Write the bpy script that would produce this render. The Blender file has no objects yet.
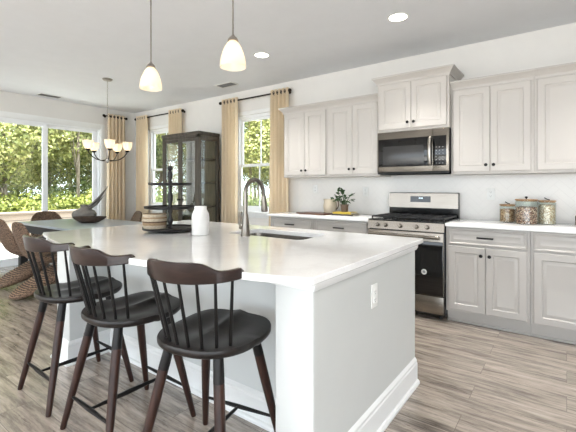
import bpy, bmesh, math, random
from mathutils import Vector, Matrix, geometry, noise

random.seed(7)
sc = bpy.context.scene
COL = sc.collection
PI = math.pi

# ------------------------------------------------------------------ camera, world, sun, exposure
FPX = 377.4
cam_d = bpy.data.cameras.new('camera')
cam_d.sensor_width = 36.0
cam_d.lens = FPX / 576 * 36.0
cam_d.shift_y = -(216 - 187.35) / 576
cam_d.clip_start = 0.05
cam_d.clip_end = 200
cam = bpy.data.objects.new('camera', cam_d)
COL.objects.link(cam)
cam.location = (0, -4.31, 1.243)
cam.rotation_euler = (PI / 2, 0, math.radians(36.45))
sc.camera = cam

world = bpy.data.worlds.new('world')
sc.world = world
world.use_nodes = True
wn = world.node_tree.nodes
bg = wn['Background']
bg.inputs['Color'].default_value = (0.82, 0.91, 1.0, 1)
bg.inputs['Strength'].default_value = 4.0

sun_d = bpy.data.lights.new('sun', 'SUN')
sun_d.energy = 16.0
sun_d.angle = math.radians(1.5)
sun_d.color = (1.0, 0.98, 0.95)
sun = bpy.data.objects.new('sun', sun_d)
COL.objects.link(sun)
sun.rotation_euler = Vector((0.30, -0.75, 1.25)).to_track_quat('Z', 'Y').to_euler()

sc.view_settings.view_transform = 'Standard'
sc.view_settings.look = 'None'
sc.view_settings.gamma = 1.0
sc.view_settings.use_curve_mapping = False
sc.view_settings.exposure = 0.42
sc.cycles.use_denoising = True
sc.cycles.max_bounces = 10
sc.cycles.transparent_max_bounces = 16
sc.cycles.sample_clamp_indirect = 6.0
DOWNLIGHT_W = 9.0

# ------------------------------------------------------------------ materials
def srgb(r, g, b):
    f = lambda c: (c / 255 / 12.92) if c / 255 <= 0.04045 else ((c / 255 + 0.055) / 1.055) ** 2.4
    return (f(r), f(g), f(b), 1)

class MT:
    def __init__(s, name):
        s.m = bpy.data.materials.new(name)
        s.m.use_nodes = True
        s.nt = s.m.node_tree
        s.b = s.nt.nodes['Principled BSDF']
        s.out = s.nt.nodes['Material Output']
    def n(s, t, **kw):
        nd = s.nt.nodes.new(t)
        for k, v in kw.items():
            setattr(nd, k, v)
        return nd
    def l(s, a, b):
        s.nt.links.new(a, b)
    def coords(s, scale=(1, 1, 1), rot=(0, 0, 0), kind='Object'):
        tc = s.n('ShaderNodeTexCoord')
        mp = s.n('ShaderNodeMapping')
        mp.inputs['Scale'].default_value = scale
        mp.inputs['Rotation'].default_value = rot
        s.l(tc.outputs[kind], mp.inputs['Vector'])
        return mp.outputs['Vector']
    def noise(s, vec, scale, detail=3, rough=0.55):
        n = s.n('ShaderNodeTexNoise')
        n.inputs['Scale'].default_value = scale
        n.inputs['Detail'].default_value = detail
        n.inputs['Roughness'].default_value = rough
        s.l(vec, n.inputs['Vector'])
        return n.outputs['Fac']
    def ramp(s, fac, stops):
        r = s.n('ShaderNodeValToRGB')
        e = r.color_ramp.elements
        while len(e) < len(stops):
            e.new(0.5)
        for i, (p, c) in enumerate(stops):
            e[i].position = p
            e[i].color = c
        s.l(fac, r.inputs['Fac'])
        return r.outputs['Color']
    def bump(s, h, strength=0.3, dist=0.01):
        b = s.n('ShaderNodeBump')
        b.inputs['Strength'].default_value = strength
        b.inputs['Distance'].default_value = dist
        s.l(h, b.inputs['Height'])
        s.l(b.outputs['Normal'], s.b.inputs['Normal'])
    def set(s, **kw):
        names = {'rough': 'Roughness', 'metal': 'Metallic', 'spec': 'Specular IOR Level', 'coat': 'Coat Weight',
                 'coat_rough': 'Coat Roughness', 'col': 'Base Color', 'trans': 'Transmission Weight', 'ior': 'IOR',
                 'emis': 'Emission Strength', 'ecol': 'Emission Color', 'sheen': 'Sheen Weight'}
        for k, v in kw.items():
            s.b.inputs[names[k]].default_value = v
        return s

def plain(name, col, rough=0.5, var=0.04, vscale=6.0, bump=0.0, bscale=60, **kw):
    """solid paint or plastic with a faint mottling"""
    t = MT(name)
    v = t.coords()
    f = t.noise(v, vscale)
    c0 = tuple(max(0, c * (1 - var)) for c in col[:3]) + (1,)
    c1 = tuple(min(1, c * (1 + var)) for c in col[:3]) + (1,)
    t.l(t.ramp(f, [(0.3, c0), (0.7, c1)]), t.b.inputs['Base Color'])
    t.set(rough=rough, **kw)
    if bump:
        t.bump(t.noise(v, bscale), bump, 0.002)
    return t.m

M = {}
M['wall'] = plain('wall_paint', srgb(222, 220, 216), 0.85, 0.015, bump=0.15, bscale=300)
M['ceiling'] = plain('ceiling_paint', srgb(234, 236, 239), 0.9, 0.012, bump=0.15, bscale=250)
M['trim'] = plain('white_trim_paint', srgb(232, 233, 232), 0.4, 0.01)
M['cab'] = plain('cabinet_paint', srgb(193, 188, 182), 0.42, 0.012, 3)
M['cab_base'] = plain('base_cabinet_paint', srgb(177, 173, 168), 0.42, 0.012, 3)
M['island'] = plain('island_paint', srgb(202, 204, 202), 0.5, 0.01)
M['black_metal'] = plain('black_metal', srgb(22, 21, 21), 0.35, 0.1, metal=0.6)
M['black_wood'] = plain('black_wood', srgb(20, 18, 18), 0.45, 0.15, 20)
M['steel_dark'] = plain('dark_gap', srgb(20, 20, 20), 0.6)
M['white_plastic'] = plain('white_plastic', srgb(235, 235, 232), 0.35, 0.01)
M['vent_grey'] = plain('vent_slats', srgb(120, 120, 120), 0.5)
M['vinyl'] = plain('window_vinyl', srgb(238, 240, 241), 0.35, 0.01)
M['bronze'] = plain('oiled_bronze', srgb(44, 36, 30), 0.4, 0.1, metal=0.7)
M['nickel'] = plain('satin_nickel', srgb(170, 165, 158), 0.3, 0.03, metal=1.0)
M['faucet'] = plain('brushed_gunmetal', srgb(128, 122, 114), 0.3, 0.04, metal=1.0)

def wood(name, c0, c1, c2, rough=0.35, axis=(2, 2, 0.25), scale=14, coat=0.0):
    t = MT(name)
    v = t.coords(axis)
    f = t.noise(v, scale, 5, 0.65)
    t.l(t.ramp(f, [(0.25, c0), (0.5, c1), (0.75, c2)]), t.b.inputs['Base Color'])
    t.set(rough=rough, coat=coat, coat_rough=0.25)
    t.bump(f, 0.12, 0.002)
    if name.startswith('dark_seat') or name.startswith('dark_rail') or name.startswith('walnut'): t.set(spec=0.3)
    return t.m
M['stool_leg'] = wood('walnut_leg', srgb(30, 18, 15), srgb(48, 30, 24), srgb(68, 44, 35), 0.38)
M['stool_seat'] = wood('dark_seat_wood', srgb(16, 12, 12), srgb(25, 20, 18), srgb(40, 31, 28), 0.36, (0.5, 4, 4), 9, 0.1)
M['stool_rail'] = wood('dark_rail_wood', srgb(26, 16, 15), srgb(38, 24, 21), srgb(52, 35, 30), 0.28, (1, 3, 6), 8, 0.6)
M['stool_black'] = plain('stool_black', srgb(18, 16, 16), 0.42, 0.1, spec=0.3)
M['hutch'] = wood('weathered_hutch_wood', srgb(52, 46, 40), srgb(74, 67, 59), srgb(96, 88, 78), 0.5, (3, 3, 0.4), 10)
M['hutch_in'] = wood('hutch_back_wood', srgb(96, 86, 74), srgb(126, 114, 98), srgb(146, 132, 114), 0.6, (3, 3, 0.4), 10)
M['board_wood'] = wood('cutting_board_wood', srgb(52, 34, 26), srgb(82, 54, 40), srgb(110, 76, 56), 0.45, (0.4, 3, 3), 12)
M['bowl_wood'] = wood('dark_bowl_wood', srgb(46, 36, 30), srgb(68, 54, 44), srgb(88, 72, 60), 0.5, (1, 2, 3), 12)
M['table_top'] = wood('table_wood_sky_sheen', srgb(160, 170, 181), srgb(171, 181, 191), srgb(182, 191, 200), 0.28, (0.4, 3, 3), 8, 0.3)  # sky reflection on dark wood put in as a pale blue-grey base colour
M['table_leg'] = plain('table_black', srgb(28, 27, 28), 0.5, 0.1)
M['lid_wood'] = wood('jar_lid_wood', srgb(120, 88, 58), srgb(150, 116, 80), srgb(170, 138, 100), 0.5)

def stainless(name, base=(138, 131, 122)):
    t = MT(name)
    v = t.coords((1, 1, 90))
    f = t.noise(v, 6, 3)
    t.l(t.ramp(f, [(0.3, srgb(base[0] - 8, base[1] - 8, base[2] - 8)), (0.7, srgb(base[0] + 6, base[1] + 6, base[2] + 6))]), t.b.inputs['Base Color'])
    t.set(metal=1.0, rough=0.24)
    return t.m
M['steel'] = stainless('stainless_steel')
M['sink_steel'] = stainless('sink_steel', (150, 146, 140))
M['black_glass'] = plain('black_glass', srgb(9, 9, 10), 0.06, 0.0, spec=0.5)
M['black_enamel'] = plain('black_enamel', srgb(18, 18, 18), 0.25, 0.05)
M['iron'] = plain('cast_iron', srgb(26, 26, 27), 0.55, 0.15, 40, bump=0.3, bscale=200)

def mk_quartz():
    t = MT('white_quartz')
    v = t.coords()
    f = t.noise(v, 2.3, 7, 0.62)
    g = t.noise(v, 120, 2)
    mx = t.n('ShaderNodeMix', data_type='RGBA')
    mx.inputs['Factor'].default_value = 0.25
    t.l(t.ramp(f, [(0.40, srgb(244, 244, 243)), (0.5, srgb(238, 237, 236)), (0.56, srgb(246, 246, 245))]), mx.inputs['A'])
    t.l(t.ramp(g, [(0.35, srgb(232, 231, 229)), (0.6, srgb(248, 248, 247))]), mx.inputs['B'])
    t.l(mx.outputs['Result'], t.b.inputs['Base Color'])
    t.set(rough=0.07, spec=0.7)
    return t.m
M['quartz'] = mk_quartz()

def mk_floor():
    t = MT('laminate_planks')
    v = t.coords()
    br = t.n('ShaderNodeTexBrick')
    br.offset = 0.37
    br.inputs['Color1'].default_value = (0, 0, 0, 1)
    br.inputs['Color2'].default_value = (1, 1, 1, 1)
    br.inputs['Mortar'].default_value = (0.5, 0.5, 0.5, 1)
    br.inputs['Scale'].default_value = 1.0
    br.inputs['Mortar Size'].default_value = 0.0012
    br.inputs['Mortar Smooth'].default_value = 0.0
    br.inputs['Bias'].default_value = 0.0
    br.inputs['Brick Width'].default_value = 1.25
    br.inputs['Row Height'].default_value = 0.19
    t.l(v, br.inputs['Vector'])
    # per plank offset of the grain
    sep = t.n('ShaderNodeVectorMath', operation='MULTIPLY_ADD')
    sep.inputs[1].default_value = (7.0, 9.0, 3.0)
    t.l(br.outputs['Color'], sep.inputs[0])
    t.l(v, sep.inputs[2])
    mp = t.n('ShaderNodeMapping')
    mp.inputs['Scale'].default_value = (0.8, 7.5, 1)
    wob = t.n('ShaderNodeTexNoise'); wob.inputs['Scale'].default_value = 2.2; wob.inputs['Detail'].default_value = 2
    t.l(sep.outputs['Vector'], wob.inputs['Vector'])
    wv = t.n('ShaderNodeVectorMath', operation='MULTIPLY_ADD'); wv.inputs[1].default_value = (0.0, 0.05, 0.0)
    t.l(wob.outputs['Color'], wv.inputs[0]); t.l(sep.outputs['Vector'], wv.inputs[2])
    t.l(wv.outputs['Vector'], mp.inputs['Vector'])
    g1 = t.noise(mp.outputs['Vector'], 2.6, 10, 0.74)
    mp2 = t.n('ShaderNodeMapping')
    mp2.inputs['Scale'].default_value = (1.6, 22, 1)
    t.l(wv.outputs['Vector'], mp2.inputs['Vector'])
    g2 = t.noise(mp2.outputs['Vector'], 3.0, 4, 0.6)
    c1 = t.ramp(g1, [(0.32, srgb(70, 61, 54)), (0.42, srgb(116, 105, 95)), (0.50, srgb(152, 140, 129)), (0.64, srgb(186, 174, 161))])
    c2 = t.ramp(g2, [(0.32, srgb(90, 81, 75)), (0.6, srgb(168, 160, 152))])
    mx = t.n('ShaderNodeMix', data_type='RGBA')
    mx.inputs['Factor'].default_value = 0.25
    t.l(c1, mx.inputs['A']); t.l(c2, mx.inputs['B'])
    tone = t.n('ShaderNodeHueSaturation')
    t.l(mx.outputs['Result'], tone.inputs['Color'])
    mr = t.n('ShaderNodeMapRange')
    mr.inputs['To Min'].default_value = 0.90
    mr.inputs['To Max'].default_value = 1.08
    t.l(br.outputs['Color'], mr.inputs['Value'])
    t.l(mr.outputs['Result'], tone.inputs['Value'])
    kn = t.n('ShaderNodeMapping'); kn.inputs['Scale'].default_value = (2.2, 18.0, 1)
    t.l(wv.outputs['Vector'], kn.inputs['Vector'])
    kf = t.noise(kn.outputs['Vector'], 1.9, 7, 0.76)
    kmx = t.n('ShaderNodeMix', data_type='RGBA', blend_type='MULTIPLY'); kmx.inputs['Factor'].default_value = 1.0
    t.l(tone.outputs['Color'], kmx.inputs['A'])
    t.l(t.ramp(kf, [(0.31, (0.25, 0.23, 0.21, 1)), (0.36, (0.66, 0.64, 0.62, 1)), (0.41, (1, 1, 1, 1)), (0.62, (1.0, 1.0, 1.0, 1))]), kmx.inputs['B'])
    gap = t.n('ShaderNodeMix', data_type='RGBA')
    gap.inputs['B'].default_value = srgb(104, 94, 86)
    t.l(br.outputs['Fac'], gap.inputs['Factor'])
    t.l(kmx.outputs['Result'], gap.inputs['A'])
    t.l(gap.outputs['Result'], t.b.inputs['Base Color'])
    t.set(rough=0.27, spec=0.55, coat=0.5, coat_rough=0.18)
    t.bump(g2, 0.04, 0.002)
    return t.m
M['floor'] = mk_floor()

def mk_glass(name, tint=(0.97, 0.99, 0.98, 1), refl=1.5, boost=1.0):
    t = MT(name)
    t.nt.nodes.remove(t.b)
    tr = t.n('ShaderNodeBsdfTransparent'); tr.inputs['Color'].default_value = tint
    gl = t.n('ShaderNodeBsdfGlossy'); gl.inputs['Roughness'].default_value = 0.02
    f0 = ((refl - 1) / (refl + 1)) ** 2
    lw = t.n('ShaderNodeLayerWeight'); lw.inputs['Blend'].default_value = 0.5
    pw = t.n('ShaderNodeMath', operation='POWER'); pw.inputs[1].default_value = 5.0
    t.l(lw.outputs['Facing'], pw.inputs[0])
    fr = t.n('ShaderNodeMath', operation='MULTIPLY_ADD'); fr.inputs[1].default_value = 1 - f0; fr.inputs[2].default_value = f0
    t.l(pw.outputs['Value'], fr.inputs[0])
    mu = t.n('ShaderNodeMath', operation='MULTIPLY'); mu.inputs[1].default_value = boost; mu.use_clamp = True
    mx = t.n('ShaderNodeMixShader')
    t.l(fr.outputs['Value'], mu.inputs[0])
    t.l(mu.outputs['Value'], mx.inputs['Fac'])
    t.l(tr.outputs['BSDF'], mx.inputs[1]); t.l(gl.outputs['BSDF'], mx.inputs[2])
    t.l(mx.outputs['Shader'], t.out.inputs['Surface'])
    return t.m
M['glass'] = mk_glass('window_glass')
M['hutch_glass'] = mk_glass('hutch_glass', (0.93, 0.96, 0.94, 1), 1.9, 3.0)
M['jar_glass'] = mk_glass('jar_glass', (0.94, 0.97, 0.96, 1), 1.5, 1.0)

def mk_curtain():
    t = MT('linen_curtain')
    v = t.coords((260, 260, 260))
    f = t.noise(v, 1.0, 2)
    c = t.ramp(f, [(0.3, srgb(232, 214, 184)), (0.7, srgb(246, 232, 208))])
    t.l(c, t.b.inputs['Base Color'])
    t.set(rough=0.9, sheen=0.2)
    tl = t.n('ShaderNodeBsdfTranslucent')
    t.l(c, tl.inputs['Color'])
    mx = t.n('ShaderNodeMixShader'); mx.inputs['Fac'].default_value = 0.35
    t.l(t.b.outputs['BSDF'], mx.inputs[1]); t.l(tl.outputs['BSDF'], mx.inputs[2])
    t.l(mx.outputs['Shader'], t.out.inputs['Surface'])
    return t.m
M['curtain'] = mk_curtain()

def mk_lit(name, col, strength, base=(0.9, 0.86, 0.8, 1), streak=0.0):
    t = MT(name)
    t.set(rough=0.3)
    t.b.inputs['Base Color'].default_value = base
    v = t.coords((1, 1, 1))
    f = t.noise(v, 9, 3)
    t.l(t.ramp(f, [(0.3, col), (0.7, tuple(min(1, c * 1.08) for c in col[:3]) + (1,))]), t.b.inputs['Emission Color'])
    t.b.inputs['Emission Strength'].default_value = strength
    return t.m
def mk_frosted():
    t = MT('frosted_shade')
    t.b.inputs['Base Color'].default_value = (0.92, 0.86, 0.78, 1); t.set(rough=0.25)
    tl = t.n('ShaderNodeBsdfTranslucent'); tl.inputs['Color'].default_value = (1.0, 0.80, 0.58, 1)
    mx = t.n('ShaderNodeMixShader'); mx.inputs['Fac'].default_value = 0.55
    t.l(t.b.outputs['BSDF'], mx.inputs[1]); t.l(tl.outputs['BSDF'], mx.inputs[2])
    t.l(mx.outputs['Shader'], t.out.inputs['Surface'])
    return t.m
M['shade_glass'] = mk_frosted()
M['bulb'] = mk_lit('bulb', (1.0, 0.86, 0.66, 1), 4.5)
M['led'] = mk_lit('downlight_lens', (1.0, 0.93, 0.82, 1), 9.0)
M['led_digit'] = mk_lit('display_glow', (0.55, 0.8, 1.0, 1), 1.2)

def weave(name, c0, c1, c2, sx, sz, strength=0.9):
    t = MT(name)
    v = t.coords((1, 1, 1))
    w1 = t.n('ShaderNodeTexWave', wave_type='BANDS', bands_direction='Z')
    w1.inputs['Scale'].default_value = sz; w1.inputs['Distortion'].default_value = 3.0
    w1.inputs['Detail'].default_value = 3; w1.inputs['Detail Scale'].default_value = 2
    t.l(v, w1.inputs['Vector'])
    vo = t.n('ShaderNodeTexVoronoi'); vo.inputs['Scale'].default_value = sx
    t.l(v, vo.inputs['Vector'])
    mu = t.n('ShaderNodeMath', operation='MULTIPLY')
    t.l(w1.outputs['Fac'], mu.inputs[0]); t.l(vo.outputs['Distance'], mu.inputs[1])
    ad = t.n('ShaderNodeMath', operation='ADD')
    t.l(mu.outputs['Value'], ad.inputs[0])
    f = t.noise(v, 60, 3)
    m2 = t.n('ShaderNodeMath', operation='MULTIPLY'); m2.inputs[1].default_value = 0.5
    t.l(f, m2.inputs[0]); t.l(m2.outputs['Value'], ad.inputs[1])
    t.l(t.ramp(ad.outputs['Value'], [(0.2, c0), (0.42, c1), (0.7, c2)]), t.b.inputs['Base Color'])
    t.set(rough=0.75)
    t.bump(ad.outputs['Value'], strength, 0.01)
    return t.m
M['wicker'] = weave('banana_leaf_wicker', srgb(28, 19, 14), srgb(74, 54, 41), srgb(150, 122, 98), 60, 22, 0.8)

def bands(name, zs, cols, rough=0.85):
    """coloured bands of a woven basket going up its own height (object z)"""
    t = MT(name)
    tc = t.n('ShaderNodeTexCoord')
    sp = t.n('ShaderNodeSeparateXYZ')
    t.l(tc.outputs['Object'], sp.inputs['Vector'])
    mu = t.n('ShaderNodeMath', operation='MULTIPLY'); mu.inputs[1].default_value = 8.0
    t.l(sp.outputs['Z'], mu.inputs[0])
    r = t.n('ShaderNodeValToRGB'); r.color_ramp.interpolation = 'CONSTANT'
    e = r.color_ramp.elements
    while len(e) < len(zs): e.new(0.5)
    for i, (z, c) in enumerate(zip(zs, cols)):
        e[i].position = z; e[i].color = c
    t.l(mu.outputs['Value'], r.inputs['Fac'])
    f = t.noise(tc.outputs['Object'], 120, 3)
    mx = t.n('ShaderNodeMix', data_type='RGBA', blend_type='MULTIPLY'); mx.inputs['Factor'].default_value = 0.5
    t.l(r.outputs['Color'], mx.inputs['A']); t.l(t.ramp(f, [(0.35, (0.4, 0.4, 0.4, 1)), (0.6, (1, 1, 1, 1))]), mx.inputs['B'])
    t.l(mx.outputs['Result'], t.b.inputs['Base Color'])
    t.set(rough=rough)
    t.bump(f, 0.8, 0.004)
    return t.m
_tan, _crm, _dk = srgb(170, 142, 110), srgb(206, 190, 166), srgb(104, 78, 58)
M['basket'] = bands('basket_weave', [0, .2, .36, .44, .6, .68, .84], [_crm, _tan, _dk, _crm, _tan, _crm, _tan])

def granules(name, cols, scale=110):
    t = MT(name)
    v = t.coords()
    vo = t.n('ShaderNodeTexVoronoi'); vo.inputs['Scale'].default_value = scale
    t.l(v, vo.inputs['Vector'])
    sp = t.n('ShaderNodeSeparateColor')
    t.l(vo.outputs['Color'], sp.inputs['Color'])
    n = len(cols)
    r = t.n('ShaderNodeValToRGB'); r.color_ramp.interpolation = 'CONSTANT'
    e = r.color_ramp.elements
    while len(e) < n: e.new(0.5)
    for i, c in enumerate(cols):
        e[i].position = i / n; e[i].color = c
    t.l(sp.outputs['Red'], r.inputs['Fac'])
    mx = t.n('ShaderNodeMix', data_type='RGBA', blend_type='MULTIPLY'); mx.inputs['Factor'].default_value = 0.7
    t.l(r.outputs['Color'], mx.inputs['A'])
    t.l(t.ramp(vo.outputs['Distance'], [(0.3, (1, 1, 1, 1)), (0.8, (0.35, 0.3, 0.28, 1))]), mx.inputs['B'])
    t.l(mx.outputs['Result'], t.b.inputs['Base Color'])
    t.set(rough=0.7)
    t.bump(vo.outputs['Distance'], -0.8, 0.006)
    return t.m
M['grain_tan'] = granules('tan_pasta', [srgb(178, 140, 104), srgb(196, 160, 124), srgb(150, 112, 80), srgb(206, 176, 142)], 95)
M['grain_mix'] = granules('mixed_beans', [srgb(110, 66, 50), srgb(166, 126, 104), srgb(214, 190, 168), srgb(84, 54, 44), srgb(190, 150, 126)], 120)
M['grain_white'] = granules('white_beans', [srgb(232, 216, 190), srgb(214, 190, 158), srgb(240, 230, 212), srgb(186, 158, 128)], 120)

M['tile'] = plain('backsplash_tile', srgb(232, 229, 224), 0.22, 0.02, 3)
M['grout'] = plain('grout', srgb(220, 217, 212), 0.9, 0.03)
M['ceramic_white'] = plain('matte_white_ceramic', srgb(228, 226, 222), 0.75, 0.05, 14, bump=0.6, bscale=70)
M['ceramic_cream'] = plain('cream_stoneware', srgb(206, 194, 172), 0.5, 0.06, 10)
M['pot'] = plain('grey_brown_pot', srgb(116, 98, 84), 0.7, 0.12, 20)
M['urn'] = plain('grey_stoneware', srgb(122, 117, 111), 0.6, 0.15, 14, bump=0.4, bscale=50)
M['book_yellow'] = plain('yellow_cover', srgb(206, 178, 62), 0.5, 0.04)
M['book_dark'] = plain('charcoal_cover', srgb(66, 62, 58), 0.5, 0.08)
M['book_grey'] = plain('stone_cover', srgb(150, 142, 130), 0.5, 0.05)
M['paper'] = plain('book_pages', srgb(226, 220, 206), 0.8, 0.05, 50)

def leafmat(name, c0, c1, c2):
    t = MT(name)
    oi = t.n('ShaderNodeObjectInfo')
    geo = t.n('ShaderNodeNewGeometry')
    v = t.coords((1, 1, 1))
    f = t.noise(v, 2.2, 3, 0.6)
    ad = t.n('ShaderNodeMath', operation='ADD')
    m1 = t.n('ShaderNodeMath', operation='MULTIPLY'); m1.inputs[1].default_value = 0.55
    t.l(geo.outputs['Random Per Island'], m1.inputs[0])
    m2 = t.n('ShaderNodeMath', operation='MULTIPLY'); m2.inputs[1].default_value = 0.5
    t.l(f, m2.inputs[0])
    t.l(m1.outputs['Value'], ad.inputs[0]); t.l(m2.outputs['Value'], ad.inputs[1])
    c = t.ramp(ad.outputs['Value'], [(0.2, c0), (0.5, c1), (0.85, c2)])
    t.l(c, t.b.inputs['Base Color'])
    t.set(rough=0.5)
    tl = t.n('ShaderNodeBsdfTranslucent')
    t.l(c, tl.inputs['Color'])
    mx = t.n('ShaderNodeMixShader'); mx.inputs['Fac'].default_value = 0.35
    t.l(t.b.outputs['BSDF'], mx.inputs[1]); t.l(tl.outputs['BSDF'], mx.inputs[2])
    t.l(mx.outputs['Shader'], t.out.inputs['Surface'])
    return t.m
M['leaf_a'] = leafmat('leaves_yellow_green', srgb(92, 104, 54), srgb(152, 156, 90), srgb(208, 204, 140))
M['leaf_b'] = leafmat('leaves_mid_green', srgb(62, 82, 46), srgb(112, 128, 76), srgb(176, 184, 122))
M['leaf_c'] = leafmat('leaves_bright', srgb(76, 92, 42), srgb(132, 142, 66), srgb(190, 188, 104))
M['leaf_pot'] = leafmat('pot_plant_leaves', srgb(28, 48, 24), srgb(48, 78, 38), srgb(84, 116, 62))
M['bark'] = wood('tree_bark', srgb(84, 74, 62), srgb(122, 110, 94), srgb(168, 158, 140), 0.9, (3, 3, 0.6), 6)
M['bounce_pale'] = plain('bounce_slab_pale', srgb(214, 211, 206), 0.9, 0.03, 2)
M['grass'] = plain('lawn', srgb(128, 124, 112), 0.95, 0.2, 3, bump=0.5, bscale=40)

def mk_brick(name, c1, c2, mort, w, h, rough=0.85):
    t = MT(name)
    tc = t.n('ShaderNodeTexCoord'); mp = t.n('ShaderNodeMapping')
    t.l(tc.outputs['Object'], mp.inputs['Vector'])
    br = t.n('ShaderNodeTexBrick')
    br.inputs['Scale'].default_value = 1
    br.inputs['Color1'].default_value = c1; br.inputs['Color2'].default_value = c2; br.inputs['Mortar'].default_value = mort
    br.inputs['Brick Width'].default_value = w; br.inputs['Row Height'].default_value = h; br.inputs['Mortar Size'].default_value = 0.012
    t.l(mp.outputs['Vector'], br.inputs['Vector'])
    t.l(br.outputs['Color'], t.b.inputs['Base Color'])
    t.set(rough=rough)
    t.bump(br.outputs['Fac'], -0.4, 0.01)
    return t, mp
_t, _m = mk_brick('patio_pavers', srgb(176, 172, 164), srgb(190, 186, 178), srgb(140, 136, 128), 0.6, 0.3)
M['paver'] = _t.m
_t, _m = mk_brick('garden_wall_stone', srgb(148, 132, 118), srgb(166, 150, 136), srgb(118, 104, 92), 0.3, 0.1)
_m.inputs['Rotation'].default_value = (PI / 2, 0, PI / 2)
M['stone'] = _t.m

# ------------------------------------------------------------------ mesh helpers
class B:
    """collects shapes into one mesh"""
    def __init__(s): s.bm = bmesh.new(); s.mi = 0
    def _tag(s, faces):
        for f in faces: f.material_index = s.mi
    def box(s, x0, x1, y0, y1, z0, z1, bev=0.0, seg=2):
        c = [(x, y, z) for z in (z0, z1) for y in (y0, y1) for x in (x0, x1)]
        v = [s.bm.verts.new(p) for p in c]
        q = [(0, 2, 3, 1), (4, 5, 7, 6), (0, 1, 5, 4), (2, 6, 7, 3), (0, 4, 6, 2), (1, 3, 7, 5)]
        fs = [s.bm.faces.new([v[i] for i in f]) for f in q]
        s._tag(fs)
        if bev > 0:
            es = list({e for f in fs for e in f.edges})
            r = bmesh.ops.bevel(s.bm, geom=es, offset=bev, segments=seg, affect='EDGES', profile=0.5)
            s._tag(r['faces'])
        return s
    def rings(s, rings, cap0=True, cap1=True, closed=True):
        R = [[s.bm.verts.new(p) for p in r] for r in rings]
        fs = []
        n = len(R[0])
        for a, b in zip(R, R[1:]):
            for i in range(n if closed else n - 1):
                j = (i + 1) % n
                try: fs.append(s.bm.faces.new((a[i], a[j], b[j], b[i])))
                except ValueError: pass
        if cap0: fs.append(s.bm.faces.new(R[0][::-1]))
        if cap1: fs.append(s.bm.faces.new(R[-1]))
        s._tag(fs)
        return s
    def lathe(s, prof, seg=32, c=(0, 0, 0), cap0=True, cap1=True, sx=1, sy=1):
        s.rings([[(c[0] + sx * r * math.cos(2 * PI * i / seg), c[1] + sy * r * math.sin(2 * PI * i / seg), c[2] + z) for i in range(seg)] for r, z in prof], cap0, cap1)
        return s
    def tube(s, pts, r, seg=12, cap=True, flat=1.0):
        pts = [Vector(p) for p in pts]
        rs = r if isinstance(r, (list, tuple)) else [r] * len(pts)
        t = (pts[1] - pts[0]).normalized()
        up = Vector((0, 0, 1)) if abs(t.z) < 0.9 else Vector((0, 1, 0))
        a = t.cross(up).normalized()
        rings = []
        for i, p in enumerate(pts):
            if i == 0: t = pts[1] - p
            elif i == len(pts) - 1: t = p - pts[-2]
            else: t = (pts[i + 1] - p).normalized() + (p - pts[i - 1]).normalized()
            t = t.normalized()
            a = (a - t * a.dot(t)).normalized()
            b = t.cross(a)
            rings.append([tuple(p + (a * math.cos(2 * PI * k / seg) + b * math.sin(2 * PI * k / seg) * flat) * rs[i]) for k in range(seg)])
        s.rings(rings, cap, cap)
        return s
    def poly(s, outline, z0, z1, bev=0.0):
        """extrude a 2D outline in z"""
        n = len(outline)
        if bev:
            ins = offset_poly(outline, -bev)
            rings = [(ins, z0), (outline, z0 + bev), (outline, z1 - bev), (ins, z1)]
        else:
            rings = [(outline, z0), (outline, z1)]
        s.rings([[(p[0], p[1], z) for p in o] for o, z in rings])
        return s
    def sheet(s, grid, closed=False):
        V = [[s.bm.verts.new(p) for p in row] for row in grid]
        fs = []
        for a, b in zip(V, V[1:]):
            for i in range(len(a) - 1):
                fs.append(s.bm.faces.new((a[i], a[i + 1], b[i + 1], b[i])))
        s._tag(fs)
        return s
    def xf(s, mat):
        bmesh.ops.transform(s.bm, matrix=mat, verts=s.bm.verts[:])
        return s

def offset_poly(o, d):
    n = len(o); out = []
    area = sum(o[i][0] * o[(i + 1) % n][1] - o[(i + 1) % n][0] * o[i][1] for i in range(n))
    sg = 1 if area > 0 else -1
    for i in range(n):
        p, a, b = Vector(o[i][:2]), Vector(o[i - 1][:2]), Vector(o[(i + 1) % n][:2])
        e1 = (p - a).normalized(); e2 = (b - p).normalized()
        n1 = Vector((e1.y, -e1.x)) * sg; n2 = Vector((e2.y, -e2.x)) * sg
        m = n1 + n2
        m = m / max(0.2, m.dot(m) / 2) if m.length > 1e-6 else n1
        out.append((p.x + m.x * d, p.y + m.y * d))
    return out

def obj(name, b, mats, parent=None, sharp=32, fix=True, loc=None, **props):
    if fix: bmesh.ops.recalc_face_normals(b.bm, faces=b.bm.faces[:])
    me = bpy.data.meshes.new(name)
    b.bm.to_mesh(me); b.bm.free()
    for m in (mats if isinstance(mats, (list, tuple)) else [mats]):
        me.materials.append(m)
    me.polygons.foreach_set('use_smooth', [True] * len(me.polygons))
    me.set_sharp_from_angle(angle=math.radians(sharp))
    o = bpy.data.objects.new(name, me)
    COL.objects.link(o)
    if parent: o.parent = parent
    if loc: o.location = loc
    for k, v in props.items(): o[k] = v
    return o

def thing(name, label, cat, loc=(0, 0, 0), rz=0.0, group=None):
    o = bpy.data.objects.new(name, None)
    o.empty_display_size = 0.1
    COL.objects.link(o)
    o.location = loc; o.rotation_euler = (0, 0, rz)
    o['label'] = label; o['category'] = cat
    if group: o['group'] = group
    return o

def tag(o, label, cat, group=None):
    o['label'] = label; o['category'] = cat
    if group: o['group'] = group
    return o

def struct(name, b, m, **kw):
    return obj(name, b, m, kind='structure', **kw)

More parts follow.
